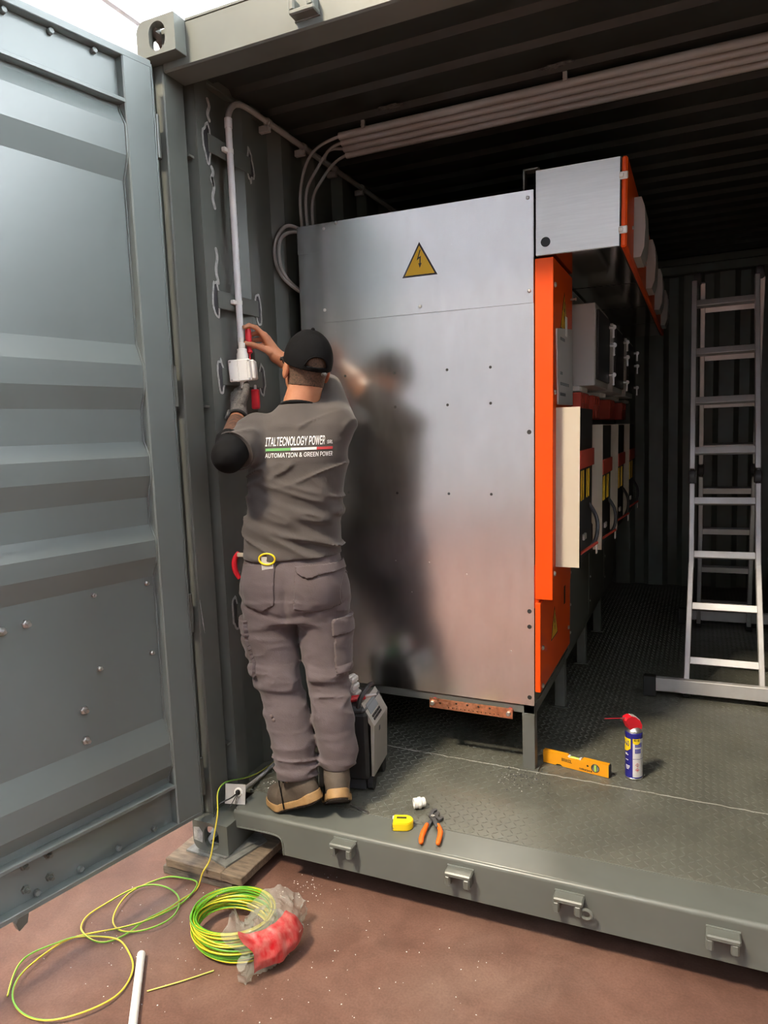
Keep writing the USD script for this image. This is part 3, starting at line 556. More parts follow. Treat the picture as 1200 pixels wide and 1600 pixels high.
D('mounting_bracket', cat(bx((1.082, 0.76, 2.46), (1.088, 0.80, 2.552)), bx((1.082, 0.76, 2.546), (1.142, 0.80, 2.552)), bx((1.136, 0.76, 2.46), (1.142, 0.80, 2.552))), FRAMEG)

# ------------------------------------------------------------------ ladder: aluminium A-frame with stabiliser bars
lad = thing('folding_ladder', 'aluminium A-frame folding ladder with black-capped stabiliser bars standing inside the container', 'ladder', (1.84, 2.44, FT))
def lad_pt(front, t, x): return np.array([x, (1.77 if front else 3.12) + ((2.44 - 1.77) if front else (2.44 - 3.12)) * t, FT + (2.40 - FT) * t])
def bar(a, b, w, d, yv=(0, 1, 0), ch=0.003):
    a, b = np.asarray(a, float), np.asarray(b, float); L_ = np.linalg.norm(b - a)
    R = frame(None, yv, (b - a)); return xf(bx((-w / 2, -d / 2, 0), (w / 2, d / 2, L_), ch), R, a)
for front in (True, False):
    xl, xr = (1.685, 1.993) if front else (1.728, 2.020)
    f0 = lambda t, x: lad_pt(front, t, x)
    tk, th = 0.295, 0.497
    flare = 0.016 if front else 0.004
    for s, xx in ((-1, xl), (1, xr)):
        rl = part(lad, 'rail', bar(f0(0.015, xx + s * flare), f0(tk, xx), 0.026, 0.058), ALUL)
        part(rl, 'rail_section', bar(f0(tk - 0.01, xx - s * 0.001), f0(th - 0.018, xx), 0.026, 0.056), ALUL)
        part(rl, 'rail_section', bar(f0(th + 0.018, xx), f0(0.985, xx), 0.026, 0.056), ALUL)
        R = frame((1, 0, 0), None, (f0(1, 0) - f0(0, 0)))
        hg = cat(xf(lathe([(1e-5, -0.018), (0.030, -0.018), (0.034, -0.012), (0.034, 0.012), (0.030, 0.018), (1e-5, 0.018)], 24), ry(math.pi / 2), f0(th, xx)), bar(f0(th - 0.045, xx), f0(th + 0.045, xx), 0.020, 0.034))
        part(lad, 'hinge', hg, DGREY)
        part(lad, 'foot', bx((xx + s * flare - 0.018, f0(0, 0)[1] - 0.036, FT), (xx + s * flare + 0.018, f0(0, 0)[1] + 0.036, FT + 0.036), 0.004), BLACKR)
        part(rl, 'rivet', round_head(f0(0.035, xx + s * flare) + [0, -0.031 if front else 0.031, 0], (0, -1 if front else 1, 0.3), 0.007, 0.004), DGREY)
    for z in ((2.243, 1.975, 1.710, 1.445, 1.186, 0.917, 0.662, 0.400) if front else (2.227, 1.967, 1.700, 1.446, 1.177, 0.913, 0.653, 0.405)):
        t = (z - FT) / (2.40 - FT); fx = flare * max(0, 1 - t / tk)
        a, b = f0(t, xl - fx + 0.010), f0(t, xr + fx - 0.010)
        R = frame((1, 0, 0), (f0(1, 0) - f0(0, 0)), None)
        R = np.stack([[1, 0, 0], *(lambda n: (n, np.cross([1, 0, 0], n)))((f0(1, 0) - f0(0, 0)) / np.linalg.norm(f0(1, 0) - f0(0, 0)))], 1)
        rp = sg.Polygon([(-0.015, -0.017), (0.015, -0.014), (0.015, 0.014), (-0.015, 0.017)]).buffer(0.003)
        body = trimesh.creation.extrude_polygon(rp, b[0] - a[0], engine='earcut')
        v, f = VF(body); n_ = (f0(1, 0) - f0(0, 0)) / np.linalg.norm(f0(1, 0) - f0(0, 0)); o_ = np.cross([1, 0, 0], n_)
        part(lad, 'rung', (a + v[:, 2:3] * [1, 0, 0] + v[:, 0:1] * n_ - v[:, 1:2] * o_, f), ALUL)
    yb_ = f0(0, 0)[1]; fx0, fx1 = (1.47, 2.34) if front else (1.60, 2.34)
    yo = yb_ - 0.052 if front else yb_ + 0.052
    sb = part(lad, 'stabiliser_bar', bx((fx0 + 0.055, yo - 0.018, FT + 0.030), (fx1, yo + 0.018, FT + 0.098), 0.003), ALUL)
    part(sb, 'end_cap', bx((fx0, yo - 0.022, FT), (fx0 + 0.060, yo + 0.022, FT + 0.104), 0.004), BLACKR, label='black rubber end cap')
# rotation joints at the apex
for x in (1.700, 2.005):
    part(lad, 'apex_hinge', xf(lathe([(1e-5, -0.02), (0.034, -0.02), (0.038, -0.012), (0.038, 0.012), (0.034, 0.02), (1e-5, 0.02)], 24), ry(math.pi / 2), (x, 2.44, 2.385)), DGREY)

# ------------------------------------------------------------------ conduits and cables
zc = 2.868
cdt = thing('conduit_bundle', 'bundle of four grey conduits strapped under the container roof', 'conduit', (1.3, 0.95, zc))
for i in range(4):
    y = 0.872 + 0.041 * i
    part(cdt, 'pipe', rod((0.30 - 0.01 * i, y, zc - 0.010 * i), (2.36, y, zc - 0.010 * i), 0.016, 16), PGREY)
for x in (0.42, 1.25, 2.05):
    part(cdt, 'strap', cat(bx((x - 0.008, 0.852, zc + 0.004), (x + 0.008, 0.862, 2.904), 0.001), bx((x - 0.008, 0.85, zc + 0.012), (x + 0.008, 1.02, zc + 0.018))), PGREY)
def clip(p, ax):
    return cat(rod(np.asarray(p) - np.asarray(ax) * 0.010, np.asarray(p) + np.asarray(ax) * 0.010, 0.0165, 16))
hc = thing('wall_conduit', 'pale grey conduit running along the top of the left container wall', 'conduit', (0.1, 1.2, 2.86))
part(hc, 'pipe', rod((0.105, 0.60, 2.872), (0.105, 2.9, 2.862), 0.0125, 16), PGREY)
for y in (0.62, 0.90, 1.20, 1.50):
    part(hc, 'saddle', cat(clip((0.105, y, 2.871), (0, 1, 0)), bx((0.064, y - 0.010, 2.835), (0.112, y + 0.010, 2.862), 0.002)), PGREY)
vc = thing('riser_conduit', 'white vertical conduit with bent top clipped to bars on the corrugated wall', 'conduit', (0.1, 0.36, 2.0))
part(vc, 'pipe', rod((0.098, 0.352, 1.958), (0.098, 0.352, 2.775), 0.0125, 18), PWHITE, label='straight white tube')
part(vc, 'bend', tube(smooth_path([(0.098, 0.352, 2.77), (0.098, 0.356, 2.80), (0.099, 0.385, 2.845), (0.101, 0.44, 2.870), (0.103, 0.52, 2.874), (0.105, 0.61, 2.872)], 8), 0.0112, 14), PGREY, label='grey bent hose')
part(vc, 'coupling', rod((0.098, 0.352, 2.755), (0.098, 0.353, 2.79), 0.0145, 18), PWHITE)
for z in (2.672, 2.118): part(vc, 'clip', cat(rod((0.098, 0.352, z - 0.008), (0.098, 0.352, z + 0.008), 0.0142, 16), bx((0.0836, 0.318, z - 0.008), (0.100, 0.350, z + 0.008), 0.002)), WHITE)
# hose end pulled out of the tube, entering the box
part(vc, 'gland', xf(lathe([(0.012, 0), (0.022, 0), (0.022, 0.030), (0.019, 0.036), (0.019, 0.048), (0.013, 0.050), (0.013, 0.070), (0.0085, 0.072), (0.0085, 0.09), (1e-5, 0.09)], 24), None, (0.120, 0.324, 1.892)), WHITE)
jb = thing('junction_box', 'small white junction box with square lid held against the wall', 'junction box', (0.11, 0.335, 1.86))
Rj = rz(math.radians(24)) @ ry(math.radians(-3))
J_ = lambda q: xf(q, Rj, (0.126, 0.315, 1.856))
part(jb, 'body', J_(bx((-0.036, -0.026, -0.036), (0.050, 0.032, 0.038), 0.005)), WHITE)
lid = part(jb, 'lid', J_(bx((-0.048, -0.034, -0.040), (0.036, -0.026, 0.042), 0.006)), WHITE)
for sx in (-0.040, 0.028):
    for sz in (-0.033, 0.035): part(lid, 'screw', J_(round_head((sx, -0.034, sz), (0, -1, 0), 0.004, 0.002)), STEEL)
part(lid, 'ridge', J_(cat(tube([(-0.012, -0.034, -0.038), (-0.012, -0.034, 0.040)], 0.002, 8), tube([(0.022, -0.034, -0.028), (0.022, -0.034, 0.030)], 0.003, 8), tube([(0.031, -0.034, -0.028), (0.031, -0.034, 0.030)], 0.002, 8))), WHITE)
part(jb, 'outlet', J_(rod((-0.002, -0.004, -0.065), (-0.002, -0.004, -0.034), 0.014, 16)), WHITE)
# grey cables that drop from the bundle behind the end panel
for i, (pts, r) in enumerate((([(0.30, 0.872, zc), (0.215, 0.85, 2.838), (0.165, 0.82, 2.77), (0.140, 0.80, 2.66), (0.142, 0.785, 2.56), (0.150, 0.785, 2.443)], 0.0065),
                 ([(0.29, 0.913, zc - 0.01), (0.240, 0.895, 2.835), (0.195, 0.86, 2.755), (0.158, 0.822, 2.66), (0.157, 0.808, 2.55), (0.165, 0.808, 2.443)], 0.0065),
                 ([(0.28, 0.954, zc - 0.02), (0.215, 0.93, 2.845), (0.195, 0.92, 2.80)], 0.007),
                 ([(0.27, 0.995, zc - 0.03), (0.225, 0.96, 2.80), (0.185, 0.90, 2.71), (0.172, 0.848, 2.63), (0.173, 0.832, 2.53), (0.180, 0.832, 2.443)], 0.0065))):
    solo('grey_cable', tube(smooth_path(pts, 10), r, 10), CABLEG, ['grey cable from the first bundle pipe curving down behind the end panel', 'grey cable from the second bundle pipe curving down behind the end panel', 'short grey hose bending down out of the third bundle pipe', 'grey cable from the lowest bundle pipe sweeping down behind the end panel'][i], 'cable', group=None)
for i, dy in enumerate((0.0, 0.022)):
    solo('grey_cable', tube(smooth_path([(0.15, 0.780 + dy, 2.478), (0.098, 0.738 + dy, 2.497 - dy), (0.062 + dy, 0.702, 2.43), (0.056 + dy, 0.698, 2.36), (0.078 + dy * 0.6, 0.712 + dy * .3, 2.285), (0.1385, 0.755 + dy, 2.22)], 10), 0.0075, 10), CABLEG, ['outer grey cable looping out beside the top left of the end panel', 'inner grey cable looping out beside the top left of the end panel'][i], 'cable')
# ------------------------------------------------------------------ signed-distance modelling for the figure
def smin(a, b, k):
    h = np.clip(0.5 + 0.5 * (b - a) / k, 0, 1); return b + (a - b) * h - k * h * (1 - h)
def capsule(p, a, b, ra, rb):
    a, b = np.asarray(a, float), np.asarray(b, float); d = b - a
    t = np.clip(((p - a) @ d) / (d @ d), 0, 1); return np.linalg.norm(p - a - t[:, None] * d, axis=1) - (ra + (rb - ra) * t)
def chain(p, pts, k=0.01):
    out = None
    for (a, ra), (b, rb) in zip(pts[:-1], pts[1:]):
        d = capsule(p, a, b, ra, rb); out = d if out is None else smin(out, d, k)
    return out
def ellipsoid(p, c, r):
    q = (p - c); r = np.asarray(r, float); k0 = np.linalg.norm(q / r, axis=1); k1 = np.linalg.norm(q / r ** 2, axis=1)
    return k0 * (k0 - 1) / np.maximum(k1, 1e-9)
def sdf_mesh(f, lo, hi, h, co=4):
    """surface nets over a grid, evaluated finely only near the surface"""
    lo = np.asarray(lo, float); n = np.ceil((np.asarray(hi) - lo) / h / co).astype(int) + 1
    H = h * co
    cc = np.stack(np.meshgrid(*[lo[i] + (np.arange(n[i]) + 0.5) * H - h / 2 for i in range(3)], indexing='ij'), -1).reshape(-1, 3)
    D = f(cc); keep = np.abs(D) < 1.8 * H
    G = np.repeat(np.repeat(np.repeat(D.reshape(n), co, 0), co, 1), co, 2).astype(np.float32)
    idx = np.stack(np.unravel_index(np.nonzero(keep)[0], n), 1)
    sub = np.stack(np.meshgrid(*[np.arange(co)] * 3, indexing='ij'), -1).reshape(-1, 3)
    ii = (idx[:, None] * co + sub[None]).reshape(-1, 3)
    G[ii[:, 0], ii[:, 1], ii[:, 2]] = f(lo + ii * h)
    S = G < 0; N = np.array(G.shape)
    c = [S[x:N[0] - 1 + x, y:N[1] - 1 + y, z:N[2] - 1 + z] for x in (0, 1) for y in (0, 1) for z in (0, 1)]
    any_ = np.logical_or.reduce(c) & ~np.logical_and.reduce(c)
    cell = np.stack(np.nonzero(any_), 1); vid = -np.ones(N - 1, np.int64); vid[tuple(cell.T)] = np.arange(len(cell))
    acc = np.zeros((len(cell), 3)); cnt = np.zeros(len(cell))
    corners = np.array([(x, y, z) for x in (0, 1) for y in (0, 1) for z in (0, 1)])
    for a in corners:
        for ax in range(3):
            if a[ax]: continue
            b = a.copy(); b[ax] = 1
            pa, pb = cell + a, cell + b; ga, gb = G[tuple(pa.T)], G[tuple(pb.T)]; x = (ga < 0) != (gb < 0)
            t = np.where(x, ga / np.where(x, ga - gb, 1), 0)
            acc += np.where(x[:, None], pa + (pb - pa) * t[:, None], 0); cnt += x
    V = lo + acc / cnt[:, None] * h
    F_ = []
    for ax in range(3):
        u, w = (ax + 1) % 3, (ax + 2) % 3
        a = np.stack(np.nonzero(np.diff(S.astype(np.int8), axis=ax)), 1)
        ok = (a[:, u] > 0) & (a[:, w] > 0) & (a[:, u] < N[u] - 1) & (a[:, w] < N[w] - 1); a = a[ok]
        def vv(du, dw):
            q = a.copy(); q[:, u] -= du; q[:, w] -= dw; return vid[tuple(q.T)]
        q = np.stack([vv(1, 1), vv(0, 1), vv(0, 0), vv(1, 0)], 1)
        b = a.copy(); b[:, ax] += 1; neg = ~S[tuple(a.T)]
        q[neg] = q[neg][:, ::-1]; F_.append(q)
    F_ = np.vstack(F_); F_ = F_[(F_ >= 0).all(1)]
    return trimesh.Trimesh(V, np.vstack([F_[:, [0, 1, 2]], F_[:, [0, 2, 3]]]), process=False)
def relax(q, n, lam=0.5):
    import scipy.sparse as sp
    v, f = VF(q); N = len(v); e = np.vstack([f[:, [0, 1]], f[:, [1, 2]], f[:, [2, 0]]]); e = np.vstack([e, e[:, ::-1]])
    A = sp.coo_matrix((np.ones(len(e)), (e[:, 0], e[:, 1])), (N, N)).tocsr(); A.data[:] = 1; d = np.asarray(A.sum(1)).ravel()
    for _ in range(n): v = np.where((d > 0)[:, None], v + lam * ((A @ v) / np.maximum(d, 1)[:, None] - v), v)
    return trimesh.Trimesh(v, f, process=False)
def vnormals(q):
    v, f = VF(q); n = np.zeros_like(v); fn = np.cross(v[f[:, 1]] - v[f[:, 0]], v[f[:, 2]] - v[f[:, 0]])
    for k in range(3): np.add.at(n, f[:, k], fn)
    return n / np.maximum(np.linalg.norm(n, axis=1, keepdims=True), 1e-12)
def patch(q, mask, off, inner=-0.003):
    """a thin layer lying on a mesh where mask(vertices, normals) holds"""
    v, f = VF(q); n = vnormals(q); mk = mask(v, n); ff = f[mk[f].all(1)]
    ids = np.unique(ff); mp = -np.ones(len(v), int); mp[ids] = np.arange(len(ids)); g = mp[ff]
    a, b = v[ids] + n[ids] * off, v[ids] + n[ids] * inner; L_ = len(ids)
    e = np.vstack([g[:, [0, 1]], g[:, [1, 2]], g[:, [2, 0]]]); key = {tuple(x) for x in e.tolist()}
    bd = np.array([x for x in e.tolist() if (x[1], x[0]) not in key])
    return trimesh.Trimesh(np.vstack([a, b]), np.vstack([g, np.stack([bd[:, 0], bd[:, 0] + L_, bd[:, 1]], 1), np.stack([bd[:, 1], bd[:, 0] + L_, bd[:, 1] + L_], 1)]), process=False)

# ------------------------------------------------------------------ the worker
SKIN = mat('skin', (0.44, 0.20, 0.115), 0.5, mottle=0.18, mscale=25, col2=(0.38, 0.155, 0.085), extra={'subsurface_weight': 0.15, 'subsurface_scale': 0.01, 'subsurface_radius': (1.0, 0.3, 0.15)})
SHIRT = mat('shirt_cotton', (0.070, 0.060, 0.057), 0.9, mottle=0.12, mscale=9, bump=0.25, bscale=300, extra={'sheen_weight': 0.15})
TROUSER = mat('trouser_canvas', (0.112, 0.089, 0.099), 0.9, mottle=0.22, mscale=8, bump=0.3, bscale=260, col2=(0.088, 0.068, 0.070), extra={'sheen_weight': 0.12})
SEAMT = mat('trouser_seam', (0.17, 0.135, 0.135), 0.9)
CAPM = mat('cap_cotton', (0.005, 0.005, 0.006), 0.9, spec=0.15, bump=0.3, bscale=350)
HAIRM = mat('cropped_hair', (0.15, 0.085, 0.055), 0.8, mottle=0.5, mscale=150, col2=(0.045, 0.03, 0.022))
GLOVEM = mat('glove_knit', (0.15, 0.135, 0.125), 0.9, mottle=0.45, mscale=120, bump=0.5, bscale=220)
ELBOW = mat('elbow_black', (0.005, 0.005, 0.006), 0.85, spec=0.2)
TATTOO = mat('tattoo_ink', (0.16, 0.075, 0.045), 0.55, mottle=0.6, mscale=70, col2=(0.05, 0.03, 0.025))
SHOEM = mat('boot_leather', (0.085, 0.066, 0.050), 0.8, mottle=0.3, mscale=20, bump=0.3, bscale=120)
SOLEM = mat('boot_sole', (0.33, 0.20, 0.085), 0.6, mottle=0.25, mscale=25)
TREAD = mat('boot_tread', (0.05, 0.04, 0.035), 0.8)
PRINTW = mat('print_white', (0.75, 0.76, 0.78), 0.7); PRINTG = mat('print_green', (0.13, 0.38, 0.12), 0.7); PRINTR = mat('print_red', (0.42, 0.035, 0.04), 0.7)

PHI = math.radians(13); LAT = np.array([math.cos(PHI), math.sin(PHI), 0]); FWD = np.array([-math.sin(PHI), math.cos(PHI), 0])
class Stations:
    def __init__(s, rows): s.r = np.array(sorted(rows), float)
    def c(s, z): return np.interp(z, s.r[:, 0], s.r[:, 1]), np.interp(z, s.r[:, 0], s.r[:, 2])
    def __call__(s, p, grow=0.0):
        z = p[:, 2]; cx, cy = s.c(z); a = np.interp(z, s.r[:, 0], s.r[:, 3]) + grow; b = np.interp(z, s.r[:, 0], s.r[:, 4]) + grow
        u = (p[:, 0] - cx) * LAT[0] + (p[:, 1] - cy) * LAT[1]; w = (p[:, 0] - cx) * FWD[0] + (p[:, 1] - cy) * FWD[1]
        e = 2.25; k0 = (np.abs(u / a) ** e + np.abs(w / b) ** e) ** (1 / e); k1 = np.sqrt((u / a ** 2) ** 2 + (w / b ** 2) ** 2)
        d = k0 * (k0 - 1) / np.maximum(k1, 1e-6)
        d = np.where(k0 < 0.2, -np.minimum(a, b) * 0.8, d)
        return np.maximum(d, np.maximum(s.r[0, 0] - z, z - s.r[-1, 0]))
TORSO = Stations([(1.145, .318, .288, .182, .132), (1.20, .320, .290, .180, .131), (1.30, .331, .293, .173, .128), (1.40, .345, .296, .175, .130), (1.50, .357, .300, .180, .128), (1.58, .361, .304, .176, .116), (1.640, .361, .308, .150, .096), (1.685, .360, .315, .098, .078), (1.715, .360, .322, .070, .068), (1.735, .360, .326, .058, .060)])
PELV = Stations([(0.93, .325, .275, .170, .135), (0.98, .325, .276, .186, .145), (1.05, .322, .278, .190, .147), (1.12, .320, .282, .184, .140), (1.18, .320, .288, .174, .126)])
SHL, ELL, WRL = np.array([.215, .258, 1.625]), np.array([.229, .050, 1.541]), np.array([.128, .262, 1.690])
SHR, ELR, WRR = np.array([.500, .345, 1.640]), np.array([.362, .545, 1.785]), np.array([.199, .440, 1.918])
LEGL = [((.224, .262, 1.02), .104), ((.249, .225, .864), .097), ((.289, .195, .704), .084), ((.339, .165, .573), .080), ((.375, .140, .465), .076), ((.393, .125, .378), .072)]
LEGR = [((.428, .308, 1.02), .104), ((.442, .285, .863), .092), ((.466, .250, .704), .080), ((.502, .215, .575), .073), ((.520, .200, .467), .067), ((.527, .187, .398), .058)]
HC = np.array([.384, .345, 1.851]); RH = rz(math.radians(47)) @ rx(math.radians(17)) @ ry(math.radians(7))
NB = np.array([.360, .318, 1.690])
def head_local(p): return (p - HC) @ RH
def head_sdf(p):
    q = head_local(p)
    d = ellipsoid(q, (0, -.012, .030), (.077, .098, .098))
    d = smin(d, ellipsoid(q, (0, .035, -.045), (.060, .058, .072)), .03)
    d = smin(d, ellipsoid(q, (0, .062, -.095), (.030, .028, .024)), .02)
    d = smin(d, ellipsoid(q, (0, .080, .022), (.052, .016, .014)), .015)
    for s in (-1, 1):
        e = ellipsoid(q, (s * .080, -.012, -.012), (.010, .021, .034)); e = np.maximum(e, -ellipsoid(q, (s * .091, -.008, -.008), (.008, .012, .022)))
        d = smin(d, e, .008)
        d = np.maximum(d, -ellipsoid(q, (s * .030, .098, .003), (.015, .014, .009)))      # eye sockets
        d = np.minimum(d, ellipsoid(q, (s * .030, .080, .003), (.012, .012, .011)))         # eyeballs
        d = smin(d, ellipsoid(q, (s * .038, .066, -.028), (.022, .020, .018)), .015)
    d = smin(d, capsule(q, (0, .088, .008), (0, .108, -.028), .007, .012), .010)
    d = smin(d, ellipsoid(q, (0, .090, -.062), (.024, .010, .006)), .006); d = smin(d, ellipsoid(q, (0, .088, -.073), (.020, .010, .006)), .006)
    d = np.maximum(d, -ellipsoid(q, (0, .104, -.067), (.022, .010, .0016)))
    nk = HC + RH @ np.array([0, -.030, -.060])
    return smin(d, capsule(p, nk, NB, .062, .066), .025)
# right hand: thumb, index and the others wrapped round a vertical screwdriver handle
HR_F = [[((.172, .404, 1.995), .0105), ((.149, .385, 2.024), .0095), ((.130, .366, 2.033), .0088), ((.1195, .349, 2.024), .0078)],
        [((.172, .424, 1.985), .0105), ((.139, .412, 2.008), .0095), ((.114, .397, 2.002), .0088), ((.105, .384, 1.984), .0078)],
        [((.176, .432, 1.968), .0100), ((.144, .424, 1.985), .0092), ((.116, .407, 1.981), .0085), ((.106, .391, 1.966), .0076)],
        [((.184, .434, 1.950), .0092), ((.154, .429, 1.962), .0084), ((.128, .413, 1.960), .0078), ((.114, .397, 1.950), .0070)],
        [((.188, .412, 1.930), .0130), ((.165, .392, 1.948), .0115), ((.142, .364, 1.958), .0100), ((.120, .348, 1.964), .0085)]]
# left hand: pinches the outlet under the box, fingers behind, thumb in front
HL_F = [[((.118, .300, 1.768), .0105), ((.106, .318, 1.790), .0095), ((.102, .342, 1.796), .0088), ((.106, .358, 1.790), .0080)],
        [((.106, .296, 1.762), .0105), ((.092, .314, 1.783), .0095), ((.088, .336, 1.788), .0088), ((.094, .351, 1.781), .0080)],
        [((.098, .292, 1.750), .0100), ((.082, .308, 1.770), .0092), ((.078, .330, 1.775), .0085), ((.086, .344, 1.770), .0078)],
        [((.096, .288, 1.740), .0092), ((.080, .298, 1.755), .0084), ((.076, .316, 1.760), .0078), ((.082, .330, 1.757), .0072)],
        [((.140, .275, 1.735), .0135), ((.152, .285, 1.768), .0115), ((.146, .300, 1.796), .0100), ((.135, .316, 1.810), .0088)]]
def hand_sdf(p, fingers, wrist, grow=0.0):
    d = None
    for i, fg in enumerate(fingers):
        c = chain(p, [(a, r + grow) for a, r in fg], .004); d = c if d is None else np.minimum(d, c)
    palm = None
    for i, fg in enumerate(fingers):
        c = capsule(p, wrist, fg[0][0], .021 + grow if i < 4 else .018 + grow, .0125 + grow); palm = c if palm is None else smin(palm, c, .012)
    for a, b in zip(fingers[:3], fingers[1:4]): palm = smin(palm, capsule(p, a[0][0], b[0][0], .011 + grow, .0105 + grow), .008)
    return smin(d, palm, .006)
def arm_sdf(p, s, e, w, g=0.0):
    md = e + (w - e) * .35
    return chain(p, [(s, .052 + g), (e, .041 + g), (md, .043 + g), (w, .027 + g)], .02)
def body_sdf(p):
    d = TORSO(p, -.016)
    d = smin(d, PELV(p, -.022), .03)
    d = smin(d, chain(p, [(a, r - .022) for a, r in LEGL]), .02); d = smin(d, chain(p, [(a, r - .022) for a, r in LEGR]), .02)
    for s, e, w in ((SHL, ELL, WRL), (SHR, ELR, WRR)): d = smin(d, arm_sdf(p, s, e, w), .02)
    d = smin(d, head_sdf(p), .02)
    d = smin(d, hand_sdf(p, HR_F, WRR), .008); d = smin(d, hand_sdf(p, HL_F, WRL, -.001), .008)
    return d
pe = thing('person', 'person in grey printed T-shirt and work trousers reaching up to the wall, seen from behind', 'person', (.42, .19, FT))
bodym = sdf_mesh(body_sdf, (.03, -.02, .30), (.62, .62, 2.08), .0038)
part(pe, 'body', bodym, SKIN, True)
# --- shirt
def nz(p, s, seed=0): return meshkit.noise(p * np.asarray(s), seed) - 0.5
SLL = SHL + (ELL - SHL) * .80; SLR = SHR + (ELR - SHR) * 1.08
def fold(ph): return np.clip(1 - np.abs(ph) / .16, 0, 1) ** 1.5 - .25
def shirt_sdf(p):
    d = TORSO(p, .006)
    fl_ = np.clip((1.26 - p[:, 2]) / .10, 0, 1); d = d - .006 * fl_
    for s, e, w0, w1 in ((SHL, SLL, .070, .072), (SHR, SLR, .072, .058)):
        a = capsule(p, s, e, w0, w1); n = (e - s) / np.linalg.norm(e - s); a = np.maximum(a, (p - e) @ n)
        d = smin(d, a, .045)
    # folds: bands across the lower back, drawn in towards the right armpit
    z = p[:, 2]; u = (p[:, 0] - .34) * LAT[0] + (p[:, 1] - .29) * LAT[1]
    low = np.clip((1.50 - z) / .2, 0, 1) * np.clip((z - 1.13) / .05, 0, 1)
    ph = nz(np.stack([u * 5, z * 26 + u * 9, p[:, 1] * 3], 1), (1, 1, 1), 3)
    d = d - low * (.020 * fold(ph) + .010 * ph)
    ph2 = nz(np.stack([u * 7, (z - .35 * u) * 20, p[:, 1] * 4], 1), (1, 1, 1), 11)
    d = d - (.012 * fold(ph2) + .006 * ph2) * (1 - .95 * np.clip((z - 1.50) / .02, 0, 1) * np.clip((1.635 - z) / .03, 0, 1)) * np.clip((z - 1.38) / .1, 0, 1) * np.clip((1.70 - z) / .06, 0, 1)
    # fold under the collar
    d = d + .006 * np.exp(-((z - 1.622 + 1.2 * (u - .03) ** 2) / .012) ** 2) * np.clip(1 - np.abs(u - .03) / .11, 0, 1)
    d = np.maximum(d, 1.158 + .006 * np.sin(u * 14) - z)
    d = np.maximum(d, -(np.linalg.norm(p - (NB + [0, .012, .062]), axis=1) - .072))
    return d
shirtm = sdf_mesh(shirt_sdf, (.05, -.02, 1.12), (.66, .66, 1.90), .005); shirtm = relax(shirtm, 3)
sh = part(pe, 'shirt', shirtm, SHIRT, True)
def collar_pts(r):
    out = []
    for a in np.linspace(0, 2 * np.pi, 40, endpoint=False):
        c = NB + np.array([0, .004, .016]); out.append(c + r * math.cos(a) * LAT + r * .98 * math.sin(a) * FWD + np.array([0, 0, -.020 * math.sin(a)]))
    return out
part(sh, 'collar', tube(collar_pts(.070), .0075, 8, closed=True), ELBOW, True, label='dark collar')
part(sh, 'sleeve_hem', tube([SLL + .0725 * (math.cos(a) * np.array([1, 0, 0]) + math.sin(a) * np.cross((ELL - SHL) / np.linalg.norm(ELL - SHL), [1, 0, 0])) for a in np.linspace(0, 2 * np.pi, 32, endpoint=False)], .0028, 6, closed=True), SHIRT, True)
# printed lettering, laid on the back of the shirt
def on_shirt(uz, off):
    u, z = uz[:, 0], uz[:, 1]; cx, cy = TORSO.c(z)
    uu = .170 * np.sin(np.clip(u / .170, -1.5, 1.5))
    o = np.stack([cx, cy, z], 1) + uu[:, None] * LAT - .30 * FWD; p = o.copy()
    for _ in range(90): p = p + np.clip(shirt_sdf(p) - off, -.02, .05)[:, None] * FWD * .75
    return p
def print_on(name, mesh, mt, x0, z0, sx, off=.0016, label=None):
    q = trimesh.Trimesh(*VF(mesh)); q.vertices[:, 0] *= sx
    keep = q.vertices[q.faces][:, :, 2].mean(1) > q.vertices[:, 2].max() * .9
    q = trimesh.Trimesh(q.vertices, q.faces[keep], process=True)
    vv, ff = trimesh.remesh.subdivide_to_size(q.vertices, q.faces, .012)
    P = on_shirt(np.stack([x0 + vv[:, 0], z0 + vv[:, 1]], 1), off)
    part(sh, name, (P, ff), mt, False, label=label)
def fit(s, h, w, bold=False):
    q = text(s, h, .001, bold); return q, w / (q.vertices[:, 0].max())
q, s_ = fit('ITALTECNOLOGY POWER', .030, .232, True); print_on('chest_print', q, PRINTW, -.088, 1.570, s_, label='white company name printed across the back')
q, s_ = fit('SRL', .012, .034, True); print_on('chest_print', q, PRINTW, .155, 1.572, s_)
q, s_ = fit('AUTOMATION & GREEN POWER', .0150, .278, True); print_on('chest_print', q, PRINTW, -.088, 1.529, s_)
for i, (a, b, mt) in enumerate(((-.086, .012, PRINTG), (.012, .110, PRINTW), (.110, .190, PRINTR))):
    print_on('tricolour_stripe', bx((0, 0, 0), (b - a, .0095, .001)), mt, a, 1.552, 1.0)
